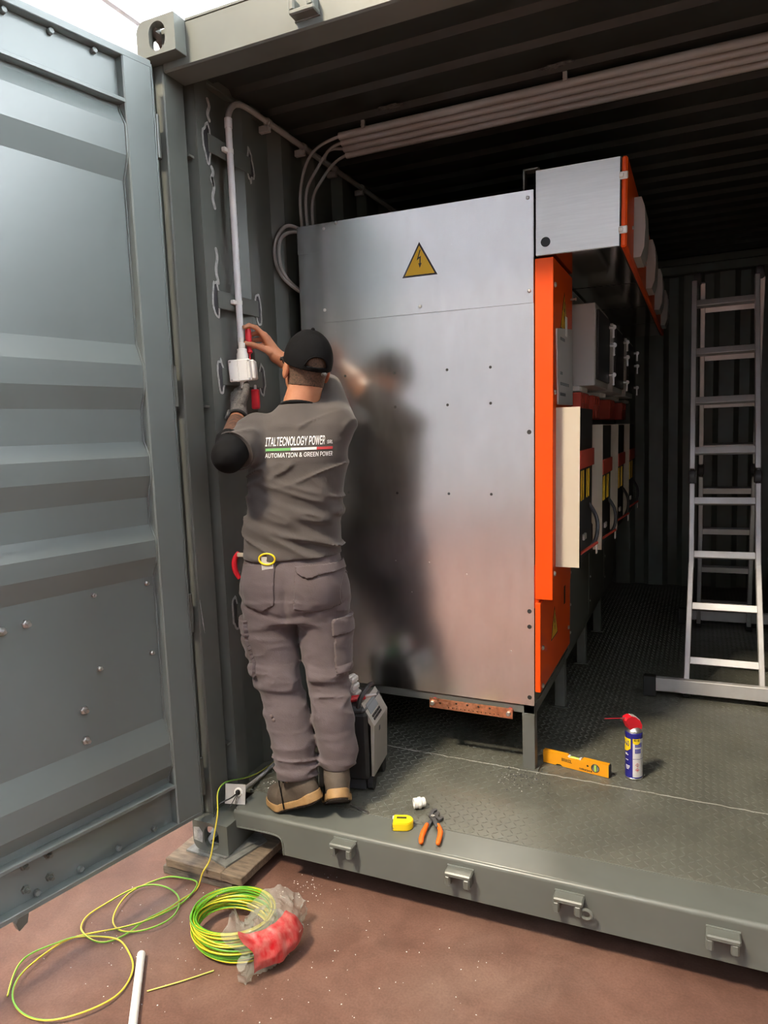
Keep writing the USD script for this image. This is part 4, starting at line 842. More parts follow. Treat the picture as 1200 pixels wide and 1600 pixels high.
# --- trousers
def trouser_sdf(p):
    z = p[:, 2]
    l = chain(p, LEGL, .02); r = chain(p, LEGR, .02)
    l = np.maximum(l, .384 - z); r = np.maximum(r, .400 - z)
    pv = PELV(p)
    d = smin(smin(l, pv, .05), smin(r, pv, .05), .012)
    u = (p[:, 0] - .322) * LAT[0] + (p[:, 1] - .28) * LAT[1]; w = (p[:, 0] - .322) * FWD[0] + (p[:, 1] - .28) * FWD[1]
    # seat: two buttocks and the cleft
    for s in (-1, 1): d = smin(d, ellipsoid(np.stack([u, w, z], 1), (s * .085 + .01, -.070, 1.045), (.092, .078, .105)), .03)
    d = d + .010 * np.exp(-((u - .012) / .012) ** 2) * np.clip((-w) / .05, 0, 1) * np.clip((1.10 - z) / .06, 0, 1) * np.clip((z - .93) / .03, 0, 1)
    kn = np.clip(1 - np.abs(z - .70) / .13, 0, 1) + .9 * np.clip(1 - np.abs(z - .41) / .09, 0, 1) + .35
    ph = nz(np.stack([u * 6, z * 30 + 5 * w, w * 6], 1), (1, 1, 1), 5); ph2 = nz(np.stack([u * 12, z * 55 + u * 12, w * 9], 1), (1, 1, 1), 8)
    d = d - kn * (.012 * fold(ph) + .010 * ph + .003 * fold(ph2)) * np.clip((1.12 - z) / .1, 0, 1)
    # crease under the seat
    d = d + .007 * np.exp(-((z - .945 - .25 * np.abs(u - .01)) / .012) ** 2) * np.clip(-w / .04, 0, 1)
    return d
trm = sdf_mesh(trouser_sdf, (.05, .0, .30), (.64, .50, 1.20), .005); trm = relax(trm, 3)
tr = part(pe, 'trousers', trm, TROUSER, True)
def uwz(v): return (v[:, 0] - .322) * LAT[0] + (v[:, 1] - .28) * LAT[1], (v[:, 0] - .322) * FWD[0] + (v[:, 1] - .28) * FWD[1], v[:, 2]
def back_mask(poly):
    from shapely import contains_xy
    def m_(v, n): u, w, z = uwz(v); return contains_xy(sg.Polygon(poly), u, z) & ((n @ FWD) < .25)
    return m_
part(tr, 'back_pocket', patch(trm, back_mask([(-.168, 1.140), (-.018, 1.150), (-.024, 1.00), (-.075, .975), (-.150, .995)]), .0035), TROUSER, True)
bp_ = part(tr, 'back_pocket', patch(trm, back_mask([(.052, 1.128), (.200, 1.128), (.200, .985), (.120, .975), (.045, .985)]), .0035), TROUSER, True)
part(tr, 'pocket_flap', patch(trm, back_mask([(.050, 1.140), (.215, 1.140), (.205, 1.104), (.150, 1.106), (.105, 1.092), (.062, 1.112)]), .010, .004), TROUSER, True)
def side_mask(sign, z0, z1, lo, hi):
    L_ = np.array([(c[0], c[1], c[2]) for c, r in (LEGL if sign < 0 else LEGR)])[::-1]
    def m_(v, n):
        z = v[:, 2]; cx, cy = np.interp(z, L_[:, 2], L_[:, 0]), np.interp(z, L_[:, 2], L_[:, 1])
        a = ((v[:, 0] - cx) * LAT[0] + (v[:, 1] - cy) * LAT[1]) * sign; b = (v[:, 0] - cx) * FWD[0] + (v[:, 1] - cy) * FWD[1]
        ang = np.arctan2(b, a); u, w, _ = uwz(v)
        return (z > z0) & (z < z1) & (ang > lo) & (ang < hi) & (u * sign > .03)
    return m_
for sg_, zz in ((-1, 0), (1, .005)):
    cpk = part(tr, 'cargo_pocket', patch(trm, side_mask(sg_, .735 + zz, .900 + zz, -.95, .75), .013), TROUSER, True)
    part(cpk, 'flap', patch(trm, side_mask(sg_, .872 + zz, .935 + zz, -1.02, .80), .0165, -.002), TROUSER, True)
part(tr, 'seam', tube([P_ for P_ in [np.array([.322, .28, 0]) + LAT * .012 + FWD * w_ + [0, 0, z_] for z_, w_ in ((1.150, -.128), (1.10, -.138), (1.06, -.142))]], .003, 6), SEAMT, True)
part(tr, 'tear', trimesh.Trimesh(*VF(cat(*[xf(trimesh.creation.icosphere(1, .007), np.diag([1, .5, 1]), (.322 + a, .082 + b, .605 + c)) for a, b, c in ((0, 0, 0), (.008, .001, -.014))]))), SEAMT, True)
# --- boots
def boot(ball, dirn, pitch, toe_dir=None):
    """local: x forward from the heel, z up, ball at x = .185; the heel is lifted about the ball"""
    X = np.array([dirn[0], dirn[1], 0.0]); X /= np.linalg.norm(X); Y = np.cross([0, 0, 1.0], X)
    def place(v):
        v = v.copy(); a = np.clip((.195 - v[:, 0]) / .03, 0, 1) * pitch
        dx, dz = v[:, 0] - .185, v[:, 2]
        x2 = dx * np.cos(a) + dz * np.sin(a); z2 = -dx * np.sin(a) + dz * np.cos(a)
        return np.asarray([ball[0], ball[1], FT]) + x2[:, None] * X + v[:, 1:2] * Y + z2[:, None] * [0, 0, 1]
    outline = lambda p, g: chain(np.c_[p[:, :2], np.zeros(len(p))], [((.040, 0, 0), .036 + g), ((.11, .004, 0), .035 + g), ((.190, .002, 0), .047 + g), ((.230, 0, 0), .042 + g)], .02)
    up = lambda p: smin(smin(np.maximum(smin(smin(ellipsoid(p, (.050, 0, .055), (.050, .038, .065)), ellipsoid(p, (.16, 0, .040), (.115, .046, .052)), .03), ellipsoid(p, (.215, 0, .038), (.052, .046, .038)), .02), .012 - p[:, 2]), capsule(p, (.060, 0, .07), (.066, 0, .135), .042, .046), .02), capsule(p, (.07, 0, .09), (.13, 0, .065), .036, .032), .03)
    upc = lambda p: np.maximum(up(p), p[:, 2] - .145 - .004 * np.sin(p[:, 1] * 40)) - .0015 * nz(p, (40, 40, 70), 2)
    sol = lambda p: np.maximum(outline(p, .004 - .06 * np.clip(p[:, 2] - .02, 0, 1)), np.maximum(p[:, 2] - (.030 + .010 * np.clip((.07 - p[:, 0]) / .05, 0, 1)), .008 - p[:, 2])) - .001
    trd = lambda p: np.maximum(np.maximum(outline(p, -.001), np.maximum(p[:, 2] - .010, -p[:, 2])), .004 - np.abs(((p[:, 0] * 45) % 1) - .5) / 45 - (p[:, 2] - .001) * 2)
    out = []
    for f, h in ((upc, .0035), (sol, .003), (trd, .003)):
        q = sdf_mesh(f, (-.015, -.07, -.006), (.29, .07, .155), h); out.append((place(VF(q)[0]), VF(q)[1]))
    laces = [tube(place(np.array(smooth_path([(x, -.026, z), (x + .012, -.012, z + .012), (x + .014, .012, z + .012), (x, .026, z)], 4))), .0028, 6) for x, z in ((.128, .098), (.118, .112), (.108, .126))]
    laces.append(tube(place(np.array(smooth_path([(.112, .020, .130), (.128, .036, .120), (.134, .044, .080), (.138, .050, .035), (.140, .054, .012)], 6))), .0026, 6))
    laces.append(tube(place(np.array(smooth_path([(.112, .018, .130), (.134, .026, .148), (.140, .030, .135), (.122, .020, .128)], 6))), .0026, 6))
    return out, laces
for (bl, dr_, pt) in (((.335, .135), (-.975, .22), .42), ((.497, .226), (-.51, .86), .55)):
    (up_, so_, td_), lc = boot(bl, dr_, pt)
    bt = part(pe, 'boot', up_, SHOEM, True, label='brown leather work boot'); part(bt, 'sole', so_, SOLEM, True, label='tan midsole'); part(bt, 'tread', td_, TREAD, 30)
    part(bt, 'lace', cat(*lc), ELBOW, True)
# --- cap, hair, glasses
def hl(q): return np.asarray(q, float) @ RH.T + HC
def cap_sdf(p):
    q = head_local(p); out = ellipsoid(q, (0, -.012, .032), (.0885, .110, .110)); inn = ellipsoid(q, (0, -.012, .032), (.082, .103, .104))
    rim = .012 + .10 * q[:, 1] * .35
    d = np.maximum(np.maximum(out, -inn), rim - q[:, 2])
    hole = np.maximum(np.sqrt(q[:, 0] ** 2 + (q[:, 2] - rim - .014) ** 2) - .041, np.maximum(q[:, 1] + .03, rim + .018 - q[:, 2]))
    d = np.maximum(d, -hole)
    # brim
    x, y = q[:, 0], q[:, 1]; br = np.maximum(np.sqrt((x / .076) ** 2 + ((y - .085) / .082) ** 2) - 1, 0) * .07
    zb = rim + .004 - 2.6 * x ** 2 - .10 * np.clip(y - .08, 0, 1)
    brim = np.maximum(np.maximum(np.sqrt((x / .076) ** 2 + ((y - .080) / .085) ** 2) * .076 - .076, np.abs(q[:, 2] - zb) - .0028), .080 - y)
    return np.minimum(d, brim) - .0008 * nz(p, (60, 60, 60), 4)
cap = part(pe, 'cap', sdf_mesh(cap_sdf, HC - .19, HC + .21, .0032), CAPM, True, label='black baseball cap')
arc = [hl((.043 * math.cos(a), -.0, 0)) for a in np.linspace(0, 1, 3)]
def cap_surface(x, z, off=.0):
    """point on the back of the cap"""
    k = 1 - (x / .0885) ** 2 - ((z - .032) / .110) ** 2; return hl((x, -.012 - (.110 + off) * math.sqrt(max(k, 0)), z))
part(cap, 'opening_binding', tube([cap_surface(.043 * math.cos(a), .0215 + .042 * math.sin(a), .000) for a in np.linspace(.1, math.pi - .1, 20)], .003, 6), CAPM, True)
part(cap, 'strap_buckle', tube([cap_surface(.026, .003, .002), cap_surface(.040, .004, .002)], .007, 8), mat('buckle_grey', (0.16, 0.15, 0.13), .5), True)
part(cap, 'button', xf(trimesh.creation.icosphere(2, .007), None, hl((0, -.012, .143))), CAPM, True)
def hair_sdf(p):
    q = head_local(p); cr = ellipsoid(q, (0, -.012, .030), (.0792, .1002, .0995)); nk = capsule(p, HC + RH @ np.array([0, -.030, -.060]), NB, .0635, .0675)
    d = smin(cr, nk, .028); lim = -.058 - .25 * (q[:, 1] + .05)
    return np.maximum(np.maximum(d, lim - q[:, 2]), np.maximum(q[:, 1] - .012 + .30 * np.clip(.02 - q[:, 2], 0, 1) * (np.abs(q[:, 0]) > .05), -.010 - cr))
part(pe, 'hair', sdf_mesh(hair_sdf, HC - .15, HC + .16, .0035), HAIRM, True, label='very short cropped hair')
gl = part(pe, 'glasses', cat(*[tube([hl(q) for q in smooth_path([(s * .084, -.022, .004), (s * .084, .02, .016), (s * .080, .07, .016), (s * .066, .100, .012)], 5)], .0024, 8) for s in (-1, 1)],
    *[tube([hl(((s * .033) + .029 * math.cos(a), .108 - .25 * abs(s * .033 + .029 * math.cos(a)) ** 1.3, .004 + .021 * math.sin(a))) for a in np.linspace(0, 2 * np.pi, 24, endpoint=False)], .0024, 6, closed=True) for s in (-1, 1)]), BLACK, True, label='black-framed glasses')
for s in (-1, 1): part(gl, 'lens', (np.array([hl(((s * .033) + r * .028 * math.cos(a), .108 - .25 * abs(s * .033 + r * .028 * math.cos(a)) ** 1.3, .004 + r * .020 * math.sin(a))) for r in (0.01, 1.0) for a in np.linspace(0, 2 * np.pi, 24, endpoint=False)]), np.array([(i, (i + 1) % 24, 24 + (i + 1) % 24, 24 + i) for i in range(24)])), usdkit.material(stage, f'/World/Looks/lens_{"a" if s < 0 else "b"}', {'t': ('transparent_bsdf', {'color': (.9, .9, .9)}), 'g': ('glossy_bsdf', {'roughness': .03}), 'f': ('fresnel', {'IOR': 1.5}), 'm': ('mix_closure', {})}, [('f.fac', 'm.fac'), ('t.BSDF', 'm.closure1'), ('g.BSDF', 'm.closure2')], surface='m.closure'), True)
# eyes and brows
for s in (-1, 1):
    part(pe, 'eyebrow', tube([hl(q) for q in smooth_path([(s * .014, .098, .018), (s * .030, .097, .023), (s * .048, .086, .018)], 4)], .003, 6), HAIRM, True)
    part(pe, 'iris', xf(trimesh.creation.icosphere(2, .0055), None, hl((s * .030, .0875, .003))), mat('iris_brown' if s < 0 else 'iris_brown_b', (.05, .025, .012), .2), True)
# --- left arm: black elbow sleeve, tattoo band, watch, knitted glove
EU = ELL + (SHL - ELL) * .34; EFm = ELL + (WRL - ELL) * .34
part(pe, 'elbow_sleeve', sdf_mesh(lambda p: np.maximum(np.maximum(chain(p, [(SHL, .056), (ELL, .0515), (EFm, .050), (WRL, .036)], .03), (p - EFm) @ ((WRL - ELL) / np.linalg.norm(WRL - ELL))), (p - EU) @ ((SHL - ELL) / np.linalg.norm(SHL - ELL))) - .0018 * nz(p, (50, 50, 50), 6), (.10, -.05, 1.42), (.36, .25, 1.74), .004), ELBOW, True, label='black elastic elbow sleeve')
f0, f1 = ELL + (WRL - ELL) * .30, ELL + (WRL - ELL) * .84; fn_ = (WRL - ELL) / np.linalg.norm(WRL - ELL)
part(pe, 'tattoo', sdf_mesh(lambda p: np.maximum(arm_sdf(p, SHL, ELL, WRL, .0012), np.maximum((f0 - p) @ fn_, (p - f1) @ fn_)), (.06, .0, 1.48), (.32, .32, 1.74), .004), TATTOO, True, label='dark tattoo covering the forearm')
wc = ELL + (WRL - ELL) * .90
wx = np.cross(fn_, [0, 0, 1.0]); wx /= np.linalg.norm(wx); wy = np.cross(fn_, wx)
wt = part(pe, 'wristwatch', tube([wc + .036 * (math.cos(a) * wx + math.sin(a) * wy) for a in np.linspace(0, 2 * np.pi, 32, endpoint=False)], .0065, 8, closed=True), BLACKR, True)
wd = np.array([-.55, -.75, .2]); wd = wd - fn_ * (wd @ fn_); wd /= np.linalg.norm(wd)
part(wt, 'watch_case', xf(lathe([(1e-5, 0), (.021, 0), (.022, .006), (.019, .011), (1e-5, .012)], 24), frame(None, fn_, wd), wc + wd * .032), DGREY)
GW = WRL - fn_ * .0
def glove_sdf(p):
    d = hand_sdf(p, HL_F, WRL + fn_ * .01, .0022); c = capsule(p, WRL - fn_ * .012, WRL + fn_ * .03, .0345, .031)
    rib = .0008 * np.sin(((p - WRL) @ fn_) * 900) * (((p - WRL) @ fn_) < .03)
    return np.maximum(smin(d, c, .012) - rib, (WRL - fn_ * .014 - p) @ fn_) - .0012 * nz(p, (160, 160, 160), 7)
part(pe, 'glove', sdf_mesh(glove_sdf, (.03, .20, 1.64), (.20, .39, 1.84), .0028), GLOVEM, True, label='grey knitted work glove on the left hand')
# fingernails of the bare hand
for fg in HR_F:
    a, b = np.array(fg[2][0]), np.array(fg[3][0]); ax = (b - a) / np.linalg.norm(b - a); upn = np.cross(ax, [0.3, -.5, .2]); upn /= np.linalg.norm(upn)
    part(pe, 'fingernail', xf(trimesh.creation.icosphere(1, 1.0), frame(ax, None, upn) @ np.diag([.0065, .005, .0012]), b + upn * (fg[3][1] - .0004)), mat('nail', (.62, .36, .27), .3) if 'nail' not in MATS else MATS['nail'], True)
# screwdriver in the bare hand
sd = thing('screwdriver', 'red insulated screwdriver gripped upright in the raised bare hand', 'screwdriver', (.125, .366, 1.89))
sa0, sa1 = np.array([.119, .372, 2.022]), np.array([.125, .366, 1.925]); sx_ = (sa1 - sa0) / np.linalg.norm(sa1 - sa0)
Rs = frame(None, [0, 1, 0], sx_)
part(sd, 'handle', xf(lathe([(1e-5, 0), (.010, .001), (.0125, .010), (.0125, .055), (.009, .068), (.0095, .080), (.013, .092), (.006, .097), (1e-5, .097)], 16), Rs, sa0), RED)
part(sd, 'end_cap', xf(lathe([(1e-5, -.004), (.008, -.003), (.0105, .001), (.0105, .007), (1e-5, .007)], 16), Rs, sa0), LEVELO, label='yellow end cap')
part(sd, 'shaft', rod(sa1, sa1 + sx_ * .045, .0035, 10), RED)
rt_ = thing('red_cutter', 'red cutter held in the gloved hand below the junction box', 'tool', (.16, .31, 1.72))
part(rt_, 'grip', xf(bx((-.016, -.010, -.030), (.014, .012, .045), .004), rz(.3), (.156, .345, 1.742)), RED); part(rt_, 'jaw', xf(bx((-.005, -.004, .04), (.005, .004, .062), .002), rz(.3), (.156, .345, 1.742)), STEEL)
# tools in the trouser pockets
tp = thing('red_snips', 'red-handled snips sticking out of the trouser pocket at the hip', 'tool', (.13, .24, 1.10))
part(tp, 'handle', tube(smooth_path([(.138, .200, 1.175), (.122, .196, 1.150), (.120, .196, 1.110), (.134, .202, 1.075)], 6), [.008 + .003 * math.sin(i / 18 * math.pi) for i in range(19)], 10), RED)
part(tp, 'blade', bx((.136, .190, 1.160), (.200, .196, 1.176), .002), BEIGE)
yt = thing('yellow_scissors', 'yellow-looped scissors sticking out of the back trouser pocket', 'scissors', (.31, .15, 1.16))
part(yt, 'loop', tube([np.array([.308, .132, 1.168]) + LAT * .030 * math.cos(a) + np.array([0, 0, .020 * math.sin(a)]) for a in np.linspace(0, 2 * np.pi, 28, endpoint=False)], .0035, 8, closed=True), YELLOW, True)
part(yt, 'blade', xf(bx((-.024, -.002, -.06), (.020, .002, .008), .001), rz(PHI), (.308, .136, 1.168)), PAPER)
# ------------------------------------------------------------------ things on the container floor
cn = thing('spray_can', 'blue and white spray can with red cap and straw standing on the chequer plate', 'spray can', (1.497, .805, FT))
cx, cy = 1.497, .805; Rc = .0325; CH = .185
part(cn, 'body', lathe([(1e-5, 0), (.029, 0), (Rc, .003), (Rc, CH), (.030, CH + .003)], 48, None, (cx, cy, FT)), BLUE)
part(cn, 'shoulder', lathe([(.0315, CH + .002), (.030, CH + .008), (.024, CH + .016), (.018, CH + .020), (1e-5, CH + .021)], 32, None, (cx, cy, FT)), STEEL, label='bare metal shoulder')
part(cn, 'base_rim', lathe([(.0290, .0005), (.0334, .0005), (.0334, .006), (.0326, .007)], 40, None, (cx, cy, FT)), STEEL)
def wrap(a0, a1, z0, z1, off, n=16):
    a = np.linspace(a0, a1, n); r = Rc + off
    V = np.array([(cx + r * math.cos(t), cy + r * math.sin(t), FT + z) for z in (z0, z1) for t in a])
    return (V, np.array([(i, i + 1, n + i + 1, n + i) for i in range(n - 1)]))
VA = math.atan2(CAM[1] - cy, CAM[0] - cx)                           # the side of the can that faces the photographer
wl = part(cn, 'white_label', wrap(VA - .12, VA + 1.9, .012, .165, .0004, 24), CANW, label='white label with small print')
def wrap_text(s, h, a0, z0, off, w=None):
    q = text(s, h, .0004, True); v = VF(q)[0].copy()
    if w: v[:, 0] *= w / v[:, 0].max()
    a = a0 + v[:, 0] / Rc; r = Rc + off + v[:, 2]
    return (np.stack([cx + r * np.cos(a), cy + r * np.sin(a), FT + z0 + v[:, 1]], 1), VF(q)[1])
def wrap_poly(poly, a0, z0, off):
    q = trimesh.Trimesh(*VF(prism(poly, .0003))); vv, ff = trimesh.remesh.subdivide_to_size(q.vertices, q.faces, .006)
    a = a0 + vv[:, 0] / Rc; r = Rc + off + vv[:, 2]
    return (np.stack([cx + r * np.cos(a), cy + r * np.sin(a), FT + z0 + vv[:, 1]], 1), ff)
shield = sg.Polygon([(-.026, .020), (.026, .020), (.026, -.016), (.013, -.027), (0, -.030), (-.013, -.027), (-.026, -.016)]).buffer(.002)
sp = part(cn, 'shield_logo', wrap_poly(shield, VA - 1.22, .142, .0008), YELLOW, label='yellow shield logo')
part(sp, 'lettering', wrap_text('WD-40', .020, VA - 1.22 - .020 / Rc, .134, .0013, .042), BLUE)
s2 = part(cn, 'shield_logo', wrap_poly(sa.scale(shield, .48, .42), VA + .30, .160, .0012), YELLOW)
part(s2, 'lettering', wrap_text('WD-40', .0075, VA + .30 - .010 / Rc, .157, .0018, .020), SIGNK)
for z0, z1, a1 in ((.132, .150, 1.0), (.108, .126, .85)): part(wl, 'print_block', wrap(VA + .12, VA + a1, z0, z1, .0008), mat('print_lilac', (.12, .12, .36), .5) if 'print_lilac' not in MATS else MATS['print_lilac'])
part(wl, 'print_line', wrap(VA - .10, VA + 1.6, .084, .0855, .0008), BLUE)
part(wl, 'hazard_mark', wrap_poly(sg.Point(0, 0).buffer(.008, 1).difference(sg.Point(0, 0).buffer(.0065, 1)), VA + .40, .062, .0008), RED)
part(wl, 'hazard_mark', wrap_poly(sg.Point(0, 0).buffer(.008, 1).difference(sg.Point(0, 0).buffer(.0065, 1)).union(sg.box(-.003, -.002, .003, .001)), VA + .40, .042, .0008), RED)
part(wl, 'hazard_mark', wrap_poly(sg.box(-.0008, -.005, .0008, .005), VA + .40, .062, .0008), SIGNK)
for z, a0, w in ((.096, -1.15, .5), (.100, -1.15, .35), (.075, -1.1, .45), (.052, -1.05, .6), (.046, -1.0, .5), (.040, -.95, .35)): part(cn, 'small_print', wrap(VA + a0, VA + a0 + w, z, z + .004, .0006, 8), CANW)
capp = sg.Polygon([(-.026, .004), (.022, .0), (.024, .012), (.016, .030), (.000, .044), (-.018, .050), (-.034, .044), (-.040, .034), (-.034, .024)]).buffer(.003).buffer(-.001)
ax_ = np.array([.83, .56, 0]); Rcap = np.stack([ax_, [0, 0, 1.0], np.cross(ax_, [0, 0, 1.0])], 1)
part(cn, 'cap', xf(trimesh.creation.extrude_polygon(capp, .034, engine='earcut'), Rcap, np.array([cx, cy, FT + CH + .014]) - np.cross(ax_, [0, 0, 1.0]) * .017), RED, label='red two-way spray cap')
tl = sg.LineString([(-.014, .051), (.002, .046), (.018, .031)]).buffer(.0018)
part(cn, 'trigger', xf(trimesh.creation.extrude_polygon(tl, .022, engine='earcut'), Rcap, np.array([cx, cy, FT + CH + .015]) - np.cross(ax_, [0, 0, 1.0]) * .011), PGREY, label='grey press button')
nz0 = np.array([cx, cy, FT + CH + .055]) - ax_ * .036
part(cn, 'nozzle', rod(nz0, nz0 - ax_ * .018 + [0, 0, .002], .0028, 10), STEEL); part(cn, 'straw', rod(nz0 - ax_ * .016 + [0, 0, .002], nz0 - ax_ * .085 + [0, 0, .008], .0016, 8), RED)
# spirit level
lv = thing('spirit_level', 'short orange spirit level with two vials and lettering standing on its edge on the floor', 'spirit level', (1.28, .79, FT))
L0, L1 = np.array([1.146, .822, FT]), np.array([1.410, .768, FT]); lx = (L1 - L0) / np.linalg.norm(L1 - L0); Rl_ = np.stack([lx, np.cross([0, 0, 1.0], lx), [0, 0, 1.0]], 1); LL = np.linalg.norm(L1 - L0)
LV = lambda q: xf(q, Rl_, L0)
lp = sg.Polygon([(0, .0), (.052, 0), (.060, .006), (.075, .006), (.083, 0), (LL, 0), (LL, .052), (.165, .052), (.158, .044), (.108, .044), (.100, .052), (0, .052)]).buffer(-.0015).buffer(.0015)
lp = lp.difference(sg.Point(.217, .026).buffer(.016)).difference(sg.Point(.186, .028).buffer(.0045))
part(lv, 'body', LV(prism(lp, .020, XZ, (0, .010, 0))), LEVELO)
part(lv, 'end_cap', LV(bx((LL - .001, -.010, .001), (LL + .005, .010, .051), .002)), BLACK)
part(lv, 'vial', LV(rod((.112, 0, .0405), (.152, 0, .0405), .0075, 14)), LIME); part(lv, 'vial_mount', LV(bx((.104, -.009, .034), (.113, .009, .050), .002)), CANW); part(lv, 'vial_mount', LV(bx((.150, -.009, .034), (.159, .009, .050), .002)), CANW)
pv_ = part(lv, 'round_vial', LV(rod((.217, -.006, .026), (.217, .006, .026), .0155, 24)), SCREEN); part(pv_, 'vial_tube', LV(rod((.217, -.008, .013), (.217, -.008, .039), .0045, 12)), LIME)
part(pv_, 'bezel', LV(tube([(.217 + .0155 * math.cos(a), -.010, .026 + .0155 * math.sin(a)) for a in np.linspace(0, 2 * np.pi, 28, endpoint=False)], .0015, 6, closed=True)), DGREY)
def lv_text(s, h, x, z, w, rot=0.0):
    q = text(s, h, .0006, True); v = VF(q)[0].copy(); v[:, 0] *= w / v[:, 0].max(); c, s_ = math.cos(rot), math.sin(rot)
    return LV(xf((np.stack([x + v[:, 0] * c - v[:, 1] * s_, v[:, 0] * s_ + v[:, 1] * c + z, v[:, 2]], 1), VF(q)[1]), XZ, (0, -.0100, 0)))
part(lv, 'lettering', lv_text('BRASIL', .012, .078, .024, .044, -.03), SIGNK); part(lv, 'lettering', lv_text('rokurpca', .0085, .152, .007, .052, -.02), SIGNK)
part(lv, 'hole', LV(rod((.186, -.008, .028), (.186, .004, .028), .0045, 12)), DARKM)
# tape measure
tm = thing('tape_measure', 'yellow tape measure lying flat on the sill', 'tape measure', (.787, .165, FT))
Rt = rz(math.radians(18)); TM = lambda q: xf(q, Rt, (.787, .165, FT))
tpoly = sg.box(-.034, -.030, .010, .030).union(sg.Point(.006, 0).buffer(.030)).buffer(-.004).buffer(.004)
bodyt = trimesh.util.concatenate([prism(tpoly.buffer(-.002), .028), prism(tpoly, .022, np.eye(3), (0, 0, .003))])
tb = part(tm, 'case', TM(bodyt), YELLOW)
part(tb, 'brand_plate', TM(prism(sg.box(-.022, .004, .012, .014), .0006, np.eye(3), (0, 0, .0278))), SIGNK)
part(tm, 'hook', TM(cat(bx((-.038, -.026, .002), (-.033, -.012, .012)), bx((-.036, -.030, .010), (-.026, -.012, .012)))), STEEL); part(tm, 'lock_button', TM(bx((-.038, .012, .018), (-.032, .026, .027), .002)), WHITE)
# pliers
pl_ = thing('water_pump_pliers', 'grey-jawed pliers with orange grips lying across the sill edge', 'pliers', (.89, .17, FT))
pz = FT + .010
def fl_poly(pts, w): return sg.LineString(pts).buffer(w, cap_style=1)
PJ = np.array([.868, .238]); pd = np.array([.045, -.17]) / np.linalg.norm([.045, -.17]); pn = np.array([-pd[1], pd[0]])
PP = lambda a, b: tuple(PJ + pd * a + pn * b)
part(pl_, 'jaw', prism(unary_union([fl_poly([PP(.06, -.012), PP(.02, -.004), PP(-.012, .014), PP(-.040, .016)], .0065), fl_poly([PP(-.012, .014), PP(.004, .026), PP(-.008, .034)], .006)]), .008, np.eye(3), (0, 0, FT + .002)), DGREY)
part(pl_, 'jaw', prism(unary_union([fl_poly([PP(.06, .022), PP(.022, .010), PP(-.004, -.006), PP(-.034, -.002)], .0065), fl_poly([PP(-.034, -.002), PP(-.046, .008)], .006)]), .008, np.eye(3), (0, 0, FT + .009)), DGREY)
part(pl_, 'pivot', rod((*PP(0.004, .003), FT + .002), (*PP(0.004, .003), FT + .021), .007, 14), STEEL)
for b0, b1 in ((-.013, -.024), (.024, .036)):
    pts = [(*PP(.045, b0), pz), (*PP(.085, b0 * 1.5), pz + .001), (*PP(.125, b1), pz + .001), (*PP(.160, b1 * .92), pz + .001)]
    part(pl_, 'grip', tube(smooth_path(pts, 5), [.0075, .0078, .008, .0082, .0085, .009, .0095, .0095, .009, .0088, .0088, .009, .009, .0088, .008, .006], 12), VDEOR, True)
# conduit connector
cc_ = thing('conduit_connector', 'small white threaded conduit connector lying on the chequer plate', 'pipe fitting', (.795, .30, FT))
Rcc = frame(None, [0, 0, 1], [.75, .55, 0.0])
part(cc_, 'sleeve', xf(lathe([(.013, -.020), (.0185, -.020), (.0185, -.004), (.0205, -.002), (.0205, .006), (.016, .008), (.016, .022), (.012, .022), (.012, -.020)], 24), Rcc, (.795, .300, FT + .0205)), WHITE)
part(cc_, 'thread', cat(*[xf(tube([(.0163 * math.cos(a), .0163 * math.sin(a), z) for a in np.linspace(0, 2 * np.pi, 20, endpoint=False)], .0010, 5, closed=True), Rcc, (.795, .300, FT + .0205)) for z in (.010, .013, .016, .019)]), WHITE, True)
# feeler strip beside the boot
solo('steel_strip', cat(xf(bx((-.045, -.004, 0), (.030, .004, .002), .0005), rz(-.35), (.590, .216, FT + .001)), xf(bx((.025, -.006, 0), (.050, .006, .004), .001), rz(-.35), (.590, .216, FT + .001))), STEEL, 'thin shiny steel strip lying on the floor just past the boots', 'strip')
# ---- portable device with control panel, behind the legs
dv = thing('portable_charger', 'black portable unit with silver sloping control panel standing by the boots', 'charger', (.48, .42, FT))
Rd = rz(math.radians(9)); D0 = np.array([.378, .302, FT]); DV = lambda q: xf(q, Rd, D0)
W_, DD, HH = .215, .235, .335
part(dv, 'body', DV(bx((0, 0, .045), (W_ - .012, DD, HH - .02), .012)), BLACK)
part(dv, 'top_cover', DV(bx((.010, .004, HH - .03), (W_ - .02, DD - .004, HH), .012)), DGREY)
for s in (0, 1): part(dv, 'corner_trim', DV(bx((-.004, -.006 if s == 0 else DD - .03, .006), (.050, .030 if s == 0 else DD + .004, HH + .02), .006)), ALU2, label='silver corner trim')
pn_ = part(dv, 'control_panel', DV(prism(sg.Polygon([(W_ - .055, HH + .006), (W_ - .035, HH + .012), (W_ + .012, HH - .075), (W_ + .004, .060), (W_ - .006, .060), (W_ - .003, HH - .075)]), DD * .82, XZ, (0, DD * .90, 0))), SILVERP, label='silver control panel')
sdir = np.array([W_ + .012 - (W_ - .035), 0, -.087]); sdir /= np.linalg.norm(sdir); snm = np.array([-sdir[2], 0, sdir[0]]); so = np.array([W_ - .035, 0, HH + .012])
def panel(a0, a1, b0, b1, t0, t1):
    R = np.stack([sdir, [0, 1.0, 0], snm], 1); return DV(xf(bx((a0, b0, t0), (a1, b1, t1), .0008), R, so))
part(pn_, 'screen', panel(.016, .058, .045, .150, -.001, .0015), SCREEN)
for i in range(3):
    for j in range(2): part(pn_, 'button', panel(.064 + .012 * j, .073 + .012 * j, .048 + .035 * i, .078 + .035 * i, -.001, .003), BLACK)
part(pn_, 'badge', DV(bx((W_ + .006, .085, .215), (W_ + .011, .105, .235), .001)), DGREY)
